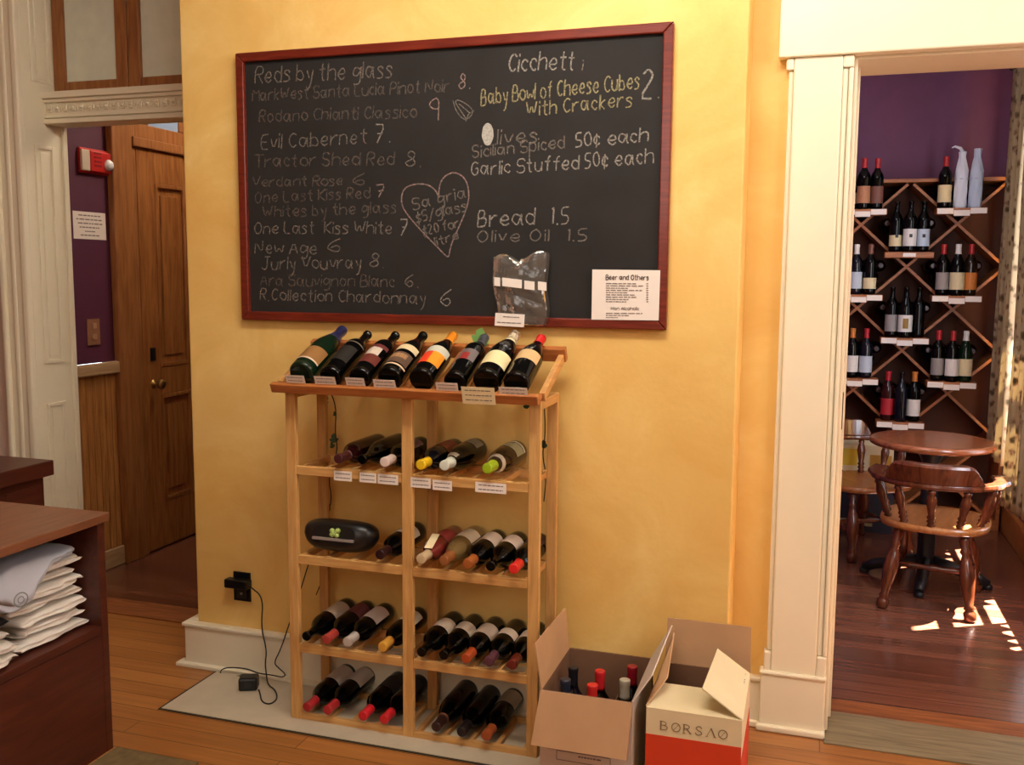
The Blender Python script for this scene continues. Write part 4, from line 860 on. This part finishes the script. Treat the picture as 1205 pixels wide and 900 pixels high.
for sgn in (1, -1):
    for k in range(-12, 13, 2):
        c = clip(LX(k)-sgn*.269*9, LZc(0)+HWZ*9, LX(k)+sgn*.269*9, LZc(0)-HWZ*9)
        if c: MB().bar((c[0][0], (YR+3.535)/2+(.0008 if sgn > 0 else -.0008), c[0][1]), (c[1][0], (YR+3.535)/2+(.0008 if sgn > 0 else -.0008), c[1][1]), .28, .016, (0, 0, 1)).build('lattice_board', 'rackwood', lat)
COL = {'red': (172, 34, 36), 'white': (226, 220, 214), 'cream': (222, 204, 160), 'tan': (176, 120, 86), 'orange': (206, 120, 48), 'grey': (150, 142, 140), 'blue': (186, 196, 210), 'brown': (120, 74, 60), 'crimson': (178, 30, 44)}
SHELF = { # (column, row): what stands there, left to right: shape, glass, capsule, label colour, label height, text
 (-1, 1): ([('bordeaux', 'dark', None, 'cream', 'dark bottle with a low cream label'), ('bordeaux', 'dark', 'red', 'tan', 'red-capped bottle with a tan label'), ('bordeaux', 'dark', 'red', 'brown', 'red-capped bottle with a brown label')], 'on the upper left lattice shelf', 'white'),
 (1, 1): ([('bordeaux', 'dark', 'red', 'cream', 'red-capped bottle with a cream label')], 'on the upper right lattice shelf', 'white'),
 (0, 2): ([('bordeaux', 'dark', None, 'cream', 'slim dark bottle with a small cream label'), ('bordeaux', 'dark', None, 'white', 'dark bottle with a large white label'), ('bordeaux', 'dark', None, 'blue', 'dark bottle with a bluish white label')], 'on the second lattice shelf in the middle', 'wood'),
 (-1, 3): ([('bordeaux', 'navy', 'white', 'blue', 'white-capped bottle with a pale blue label'), ('bordeaux', 'dark', 'brown', 'cream', 'dark bottle with a small cream label')], 'on the third lattice shelf at the left', 'white'),
 (1, 3): ([('bordeaux', 'dark', 'red', 'grey', 'red-capped bottle with a grey label'), ('burgundy', 'dark', 'white', 'cream', 'white-necked bottle with a round cream label'), ('bordeaux', 'brown', 'red', 'orange', 'red-capped bottle with an orange label')], 'on the third lattice shelf at the right', 'white'),
 (0, 4): ([('bordeaux', 'dark', None, 'grey', 'dark bottle half hidden behind its neighbour'), ('burgundy', 'dark', None, 'white', 'bottle with a white label and gold square'), ('bordeaux', 'dark', None, None, 'plain dark unlabelled bottle')], 'on the middle fourth lattice shelf', 'white'),
 (-1, 5): ([('bordeaux', 'dark', 'orange', 'white', 'orange-capped bottle with a white label'), ('bordeaux', 'navy', 'crimson', 'blue', 'crimson-capped bottle with a pale label')], 'on the fifth lattice shelf at the left', 'white'),
 (1, 5): ([('bordeaux', 'dark', 'crimson', 'grey', 'crimson-capped bottle with a grey label'), ('bordeaux', 'dark', 'red', 'white', 'red-capped bottle with a white label'), ('burgundy', 'green', 'white', 'cream', 'green bottle with a white capsule')], 'on the fifth lattice shelf at the right', 'white'),
 (0, 6): ([('bordeaux', 'red', 'crimson', 'crimson', 'bottle with a red label and red cap'), ('bordeaux', 'navy', None, None, 'plain blue-black bottle'), ('bordeaux', 'dark', 'orange', 'white', 'orange-capped bottle with a white label')], 'on the lowest lattice shelf in view', 'white')}
SZ = .085
def bin_bottle(loc): pass
proto = None; binpos = [(-.042, .0), (.042, .0), (-.082, .068), (0, .068), (.082, .068), (-.122, .136), (-.04, .136), (.04, .136), (.122, .136)]
for (ci, rj), (bots, where, tagk) in SHELF.items():
    cx, cz = LX(ci), LZc(rj)+SZ
    s = MB().box(cx-.135, cx+.135, YR-.125, YR-.002, cz-.034, cz)
    so_ = s.build('shelf_tray', 'rackwood', lat, bevel=.003)
    if tagk == 'white':
        for q, (dx, sfx) in enumerate(((-.088, 'left'), (0, 'middle'), (.088, 'right'))):
            t = MB().box(cx+dx-.043, cx+dx+.043, YR-.1272-.001*(q == 1), YR-.1254-.001*(q == 1), cz-.034-.012*(q == 1), cz-.002-.012*(q == 1)).build('price_tag', 'paper')
            tag(t, 'white price tag, %s of three %s' % (sfx, where), 'price tag', 'price tags on the lattice shelves')
    else:
        t = MB().box(cx-.035, cx+.035, YR-.1272, YR-.1254, cz-.028, cz-.006).build('price_tag', 'paper'); tag(t, 'single white price tag on the bare wooden edge of the second lattice shelf', 'price tag', 'price tags on the lattice shelves')
    n = len(bots); sp = .0745 if n == 3 else .08
    for i, (sh, gl, cap, lc, tx) in enumerate(bots):
        dx = (i-(n-1)/2)*sp + (-.09 if tx.startswith('red-capped bottle with a cream label') else 0) + (.02 if n == 2 else 0)
        labs = []
        if lc: labs = [(.035, .035+(.065 if 'small' in tx or 'low' in tx else .1), 170, COL[lc])]
        bt_ = bottle(tx+' '+where, sh, gl, COL[cap] if cap else None, labs, (cx+dx, YR-(.080 if n == 3 and i == 1 else .048), cz+.0005), face=-90+math.degrees(.12))
        if 'gold square' in tx: MB().lathe([(rad(sh, z)+.0014, z) for z in (.055, .085, .115)], None, 8, -112, -68).build('label', gm('gold_square', (146, 112, 40), .5), bt_, local=True)
        if 'large white' in tx or 'bluish white' in tx or 'slim dark' in tx: MB().lathe([(rad(sh, z)+.0014, z) for z in (.085, .095, .105)], None, 6, -98, -72).build('label', gm('black_mark', (30, 30, 30), .5), bt_, local=True)
    gname = 'bottles lying in the bin behind the shelf ' + where.replace('on the ', '')
    ltext = 'dark bottle lying in the bin behind ' + where.replace('on the ', 'the ')
    for dx, dz in binpos:
        x, z = cx+dx, cz+.039+dz
        if x > X1-.08 or z > ZT-.022-.04: continue
        if proto is None:
            proto = bottle(ltext, 'bordeaux', 'dark', (54, 26, 28), [], (x, YR+.012+.30, z), (math.radians(90), 0, 0), gname); o = proto
        else:
            o = copy_tree(proto); o.location = (x, YR+.012+.30, z); o['label'] = ltext; o['group'] = gname
    MB().box(cx-.088, cx+.088, YR, 3.534, cz-.012, cz).build('bin_floor', 'rackwood', lat)
# two bottles wrapped in white tissue
for dx, tw, tx in ((-.004, 1, 'bottle wrapped in white tissue with a curled top, on the upper right lattice shelf'), (.076, 0, 'taller bottle wrapped in bluish white paper, right end of the upper right lattice shelf')):
    cx, cz = LX(1)+dx, LZc(1)+SZ
    t = thing('wrapped_bottle', tx, 'bottle', (cx, YR-.05, cz+.0005), (0, 0, 0), None)
    r = random.Random(3+tw); pr = [(.032, 0), (.035, .01), (.0355, .10), (.035, .17), (.035, .215), (.025, .26), (.018, .29), (.019, .315), (.021, .34 if tw == 0 else .325)]
    P = [[Vector(((rr+.0025*math.sin(a*5+zz*40)+r.uniform(-.001, .001))*math.cos(a), (rr+.0025*math.sin(a*5+zz*40))*math.sin(a), zz)) for a in [2*math.pi*k/24 for k in range(24)]] for rr, zz in pr]
    m = MB(); V = m.grid(P, closeu=True, smooth=False); m._f(V[0][::-1]); m._f(V[-1]); m.build('tissue', gm('white_tissue' if tw else 'bluish_tissue', (226, 230, 240) if tw else (196, 206, 224), .8), t, local=True)
    m = MB().tube([(0, -.036, .168), (.0255, -.0255, .17), (.036, 0, .168), (.0255, .0255, .17), (0, .036, .168), (-.0255, .0255, .17), (-.036, 0, .168), (-.0255, -.0255, .17), (0, -.036, .168)], .002, 6); m.build('tie', gm('pale_ribbon', (170, 180, 204), .6), t, local=True)
    if tw: MB().tube([(0, 0, .32), (-.015, -.005, .345), (-.045, -.01, .355), (-.062, -.012, .348)], [.012, .009, .006, .003], 8).build('curled_top', gm('white_tissue', (226, 230, 240), .8), t, local=True)
# pub table
TZ = .72; tc_ = at(1097, 516.5, 2, TZ)
tab = thing('pub_table', 'round wooden pub table on a black iron pedestal in the dining room', 'table', (tc_.x, tc_.y, .0))
MB().lathe([(.25, -.035), (.278, -.033), (.290, -.026), (.292, -.012), (.286, -.003), (.275, 0)], Matrix.Translation((0, 0, TZ)), 48).build('tabletop', 'tablewood', tab, local=True)
MB().lathe([(.13, TZ-.045), (.13, TZ-.036)], None, 20).build('mounting_plate', 'iron', tab, local=True)
MB().lathe([(.05, .06), (.06, .09), (.042, .13), (.04, .60), (.055, .64), (.06, TZ-.045)], None, 20).build('pedestal', 'iron', tab, local=True)
for k in range(4):
    a = math.radians(-100+90*k); c_, s_ = math.cos(a), math.sin(a)
    m = MB().tube([(.03*c_, .03*s_, .10), (.12*c_, .12*s_, .085), (.24*c_, .24*s_, .05), (.29*c_, .29*s_, .025)], [.036, .032, .027, .022], 10); m.lathe([(.02, 0), (.024, .006), (.024, .02), (.012, .03)], Matrix.Translation((  .285*c_, .285*s_, .0)), 14); m.build('foot', 'iron', tab, local=True)
# captain's chairs
def turned(mb, a, b, prof):
    a, b = Vector(a), Vector(b); d = b-a; q = d.to_track_quat('Z', 'Y').to_matrix().to_4x4(); mb.lathe([(r_, t_*d.length) for r_, t_ in prof], Matrix.Translation(a) @ q, 14)
LEG = [(.016, 0), (.026, .02), (.028, .10), (.018, .13), (.025, .15), (.017, .19), (.025, .30), (.032, .45), (.033, .55), (.025, .68), (.016, .76), (.024, .80), (.016, .84), (.025, .92), (.022, 1)]
SPN = [(.012, 0), (.019, .06), (.013, .12), (.020, .17), (.013, .22), (.020, .27), (.014, .33), (.019, .5), (.024, .68), (.018, .82), (.013, .88), (.018, .93), (.012, 1)]
STR = [(.008, 0), (.012, .12), (.017, .25), (.011, .38), (.018, .5), (.011, .62), (.017, .75), (.012, .88), (.008, 1)]
def chair(label, loc, rz):
    t = thing('captains_chair', label, 'chair', loc, (0, 0, rz), 'captain chairs at the pub table')
    H = .40; m = MB()
    def so(a, k): # seat outline
        c_, s_ = math.cos(a), math.sin(a); e = .72; return Vector((math.copysign(abs(c_)**e, c_)*.238*k, math.copysign(abs(s_)**e, s_)*.235*k+.018, 0))
    rings = [[so(2*math.pi*i/36, k)+Vector((0, 0, z)) for i in range(36)] for k, z in ((.90, H-.036), (.985, H-.03), (1.0, H-.018), (.99, H-.005), (.95, H), (.75, H-.008), (.4, H-.014), (.05, H-.014))]
    V = m.grid(rings, closeu=True); m._f(V[0][::-1]); m._f(V[-1]); m.build('seat', 'seatwood', t, local=True)
    def rail(a, r_=0): return Vector(((.268+r_)*math.sin(a), -.02-(.225+r_)*math.cos(a), .59))   # a=0 is the middle of the back
    A0 = math.radians(112); m = MB(); P = []
    for i in range(37):
        a = -A0+2*A0*i/36; ab = abs(a); wd = .03+.012*max(0, (ab/A0-.75)*4)
        c0 = rail(a); 
        if ab > math.radians(92): c0 = c0+Vector((math.copysign(.012, a), .05*(ab-math.radians(92))/math.radians(20), 0))
        dr = Vector((math.sin(a), -math.cos(a), 0)); z = Vector((0, 0, 1))
        P.append([c0-dr*wd-z*.012, c0+dr*wd*.7-z*.012, c0+dr*wd*.8, c0+dr*wd*.7+z*.014, c0-dr*wd+z*.014, c0-dr*wd*1.1])
    V = m.grid(P, closeu=True, smooth=False); m._f(V[0][::-1]); m._f(V[-1]); m.build('arm_rail', 'chairwood', t, local=True, bevel=.004)
    m = MB(); P = []
    for i in range(25):
        u = -1+2*i/24; a = u*math.radians(43); c0 = rail(a, .002); dr = Vector((math.sin(a), -math.cos(a), 0)); h = .084*(1-max(0, (abs(u)-.72)/.28)**1.6)+.006; z = Vector((0, 0, 1))
        lean = dr*.022
        P.append([c0-dr*.030+z*.0145, c0+dr*.022+z*.0145, c0+dr*.020+lean+z*(.014+h*.85), c0+dr*.012+lean+z*(.014+h), c0-dr*.026+lean*.6+z*(.014+h)])
    V = m.grid(P, closeu=True, smooth=False); m._f(V[0][::-1]); m._f(V[-1]); m.build('crest', 'chairwood', t, local=True, bevel=.004)
    for deg in (-100, -66, -33, 0, 33, 66, 100):
        a = math.radians(deg); p = rail(a, 0); b_ = Vector((.212*math.sin(a), -.0-.188*math.cos(a), H-.008)); m = MB(); turned(m, b_, p-Vector((0, 0, .012)), SPN); m.build('spindle', 'chairwood', t, local=True)
    F_ = {}
    for sx in (-1, 1):
        for sy in (-1, 1):
            a, b_ = Vector((sx*.185, sy*.235, 0)), Vector((sx*.135, sy*.14, H-.034)); m = MB(); turned(m, a, b_, LEG); m.build('leg', 'chairwood', t, local=True); F_[sx, sy] = a.lerp(b_, .42)
    for sx in (-1, 1): m = MB(); turned(m, F_[sx, -1], F_[sx, 1], STR); m.build('stretcher', 'chairwood', t, local=True)
    m = MB(); turned(m, (F_[-1, -1]+F_[-1, 1])/2, (F_[1, -1]+F_[1, 1])/2, STR); m.build('stretcher', 'chairwood', t, local=True)
    return t
chair("wooden captain's chair with its back to the doorway, sunlight on its right arm", (2.80, 1.73, 0), math.radians(-11))
chair("wooden captain's chair beyond the table, half hidden by the door casing", (2.50, 2.53, 0), math.radians(-148))
# cartons beyond the far chair
m = thing('wine_carton', 'cream wine carton with a yellow label behind the far chair', 'cardboard box', (2.53, 2.985, .262))
MB().box(2.36, 2.70, 2.90, 3.09, .262, .525).build('carton_body', 'boxcream', m, bevel=.003); MB().box(2.40, 2.50, 2.898, 2.900, .40, .50).build('label', gm('yellow_label', (222, 190, 60), .6), m); MB().box(2.57, 2.69, 2.898, 2.900, .39, .47).build('label', gm('amber_label', (206, 160, 70), .6), m)
m = thing('wine_carton', 'dark blue carton on the floor under the cream carton', 'cardboard box', (2.53, 2.985, 0))
MB().box(2.35, 2.71, 2.89, 3.095, .0, .26).build('carton_body', gm('dark_blue_carton', (40, 44, 60), .7), m, bevel=.003); MB().box(2.40, 2.60, 2.888, 2.89, .04, .08).build('label', gm('pale_strip', (150, 140, 110), .7), m)
# floral curtains
cm, ct, cb = base('floral_curtain_cloth'); N = ct.nodes.new; L = ct.links.new
tc = N('ShaderNodeTexCoord'); vo = N('ShaderNodeTexVoronoi'); vo.inputs['Scale'].default_value = 17; vo.inputs['Randomness'].default_value = 1; L(tc.outputs['Object'], vo.inputs['Vector'])
ns = N('ShaderNodeTexNoise'); ns.inputs['Scale'].default_value = 30; ns.inputs['Detail'].default_value = 5; L(tc.outputs['Object'], ns.inputs['Vector'])
ad_ = N('ShaderNodeMath'); ad_.operation = 'MULTIPLY_ADD'; ad_.inputs[1].default_value = 1.1; L(ns.outputs['Fac'], ad_.inputs[0]); L(vo.outputs['Distance'], ad_.inputs[2])
rp = N('ShaderNodeValToRGB'); e = rp.color_ramp.elements; e[0].position = .62; e[0].color = (*rgb(84, 74, 52), 1); e[1].position = 1.0; e[1].color = (*rgb(178, 160, 128), 1); x_ = e.new(.74); x_.color = (*rgb(116, 100, 68), 1); x_ = e.new(.84); x_.color = (*rgb(152, 122, 104), 1); x_ = e.new(.9); x_.color = (*rgb(164, 146, 112), 1)
L(ad_.outputs[0], rp.inputs['Fac']); L(rp.outputs['Color'], cb.inputs['Base Color']); cb.inputs['Roughness'].default_value = .9
tl = N('ShaderNodeBsdfTranslucent'); L(rp.outputs['Color'], tl.inputs['Color']); mx = N('ShaderNodeMixShader'); mx.inputs[0].default_value = .35; L(cb.outputs[0], mx.inputs[1]); L(tl.outputs[0], mx.inputs[2]); L(mx.outputs[0], ct.nodes['Material Output'].inputs[0])
def curtain(label, y0, y1, z0, z1, seed, amp=.024, wl=.095):
    r = random.Random(seed); ph = r.uniform(0, 6); P = []
    for j in range(34):
        v = j/33; z = z0+(z1-z0)*v; row = []
        for i in range(int((y1-y0)/.008)+1):
            y = y0+.008*i; row.append(Vector((3.235+amp*(1.15-.3*v)*math.sin(2*math.pi*y/wl+ph+.5*math.sin(y*9))+.006*math.sin(v*5+y*20), y+.006*math.sin(v*7+y*30), z+.02*math.sin(y*7)*(1-v))))
        P.append(row)
    m = MB(); m.grid(P); o = m.build('curtain', cm)
    so2 = o.modifiers.new('thickness', 'SOLIDIFY'); so2.thickness = .0025
    return tag(o, label, 'curtain', 'floral curtains')
curtain('floral curtain panel hanging next to the lattice rack', 2.645, 3.06, .50, 2.66, 1)
curtain('nearer floral curtain panel right of the bright gap', 1.86, 2.545, .34, 2.66, 2)
curtain('floral curtain panel nearest the doorway', 1.12, 1.63, .34, 2.66, 3)
m = MB(); m.tube([(3.235, 1.05, 2.70), (3.235, 3.12, 2.70)], .011, 10); m.lathe([(.01, 0), (.02, .01), (.02, .03), (.004, .045)], Matrix.Translation((3.235, 3.12, 2.70)) @ Matrix.Rotation(math.radians(-90), 4, 'X'), 12)
for y in (1.08, 2.1, 3.09): m.box(3.235, 3.36, y-.008, y+.008, 2.692, 2.708)
tag(m.build('curtain_rod', 'iron'), 'dark curtain rod above the floral curtains', 'curtain rod')
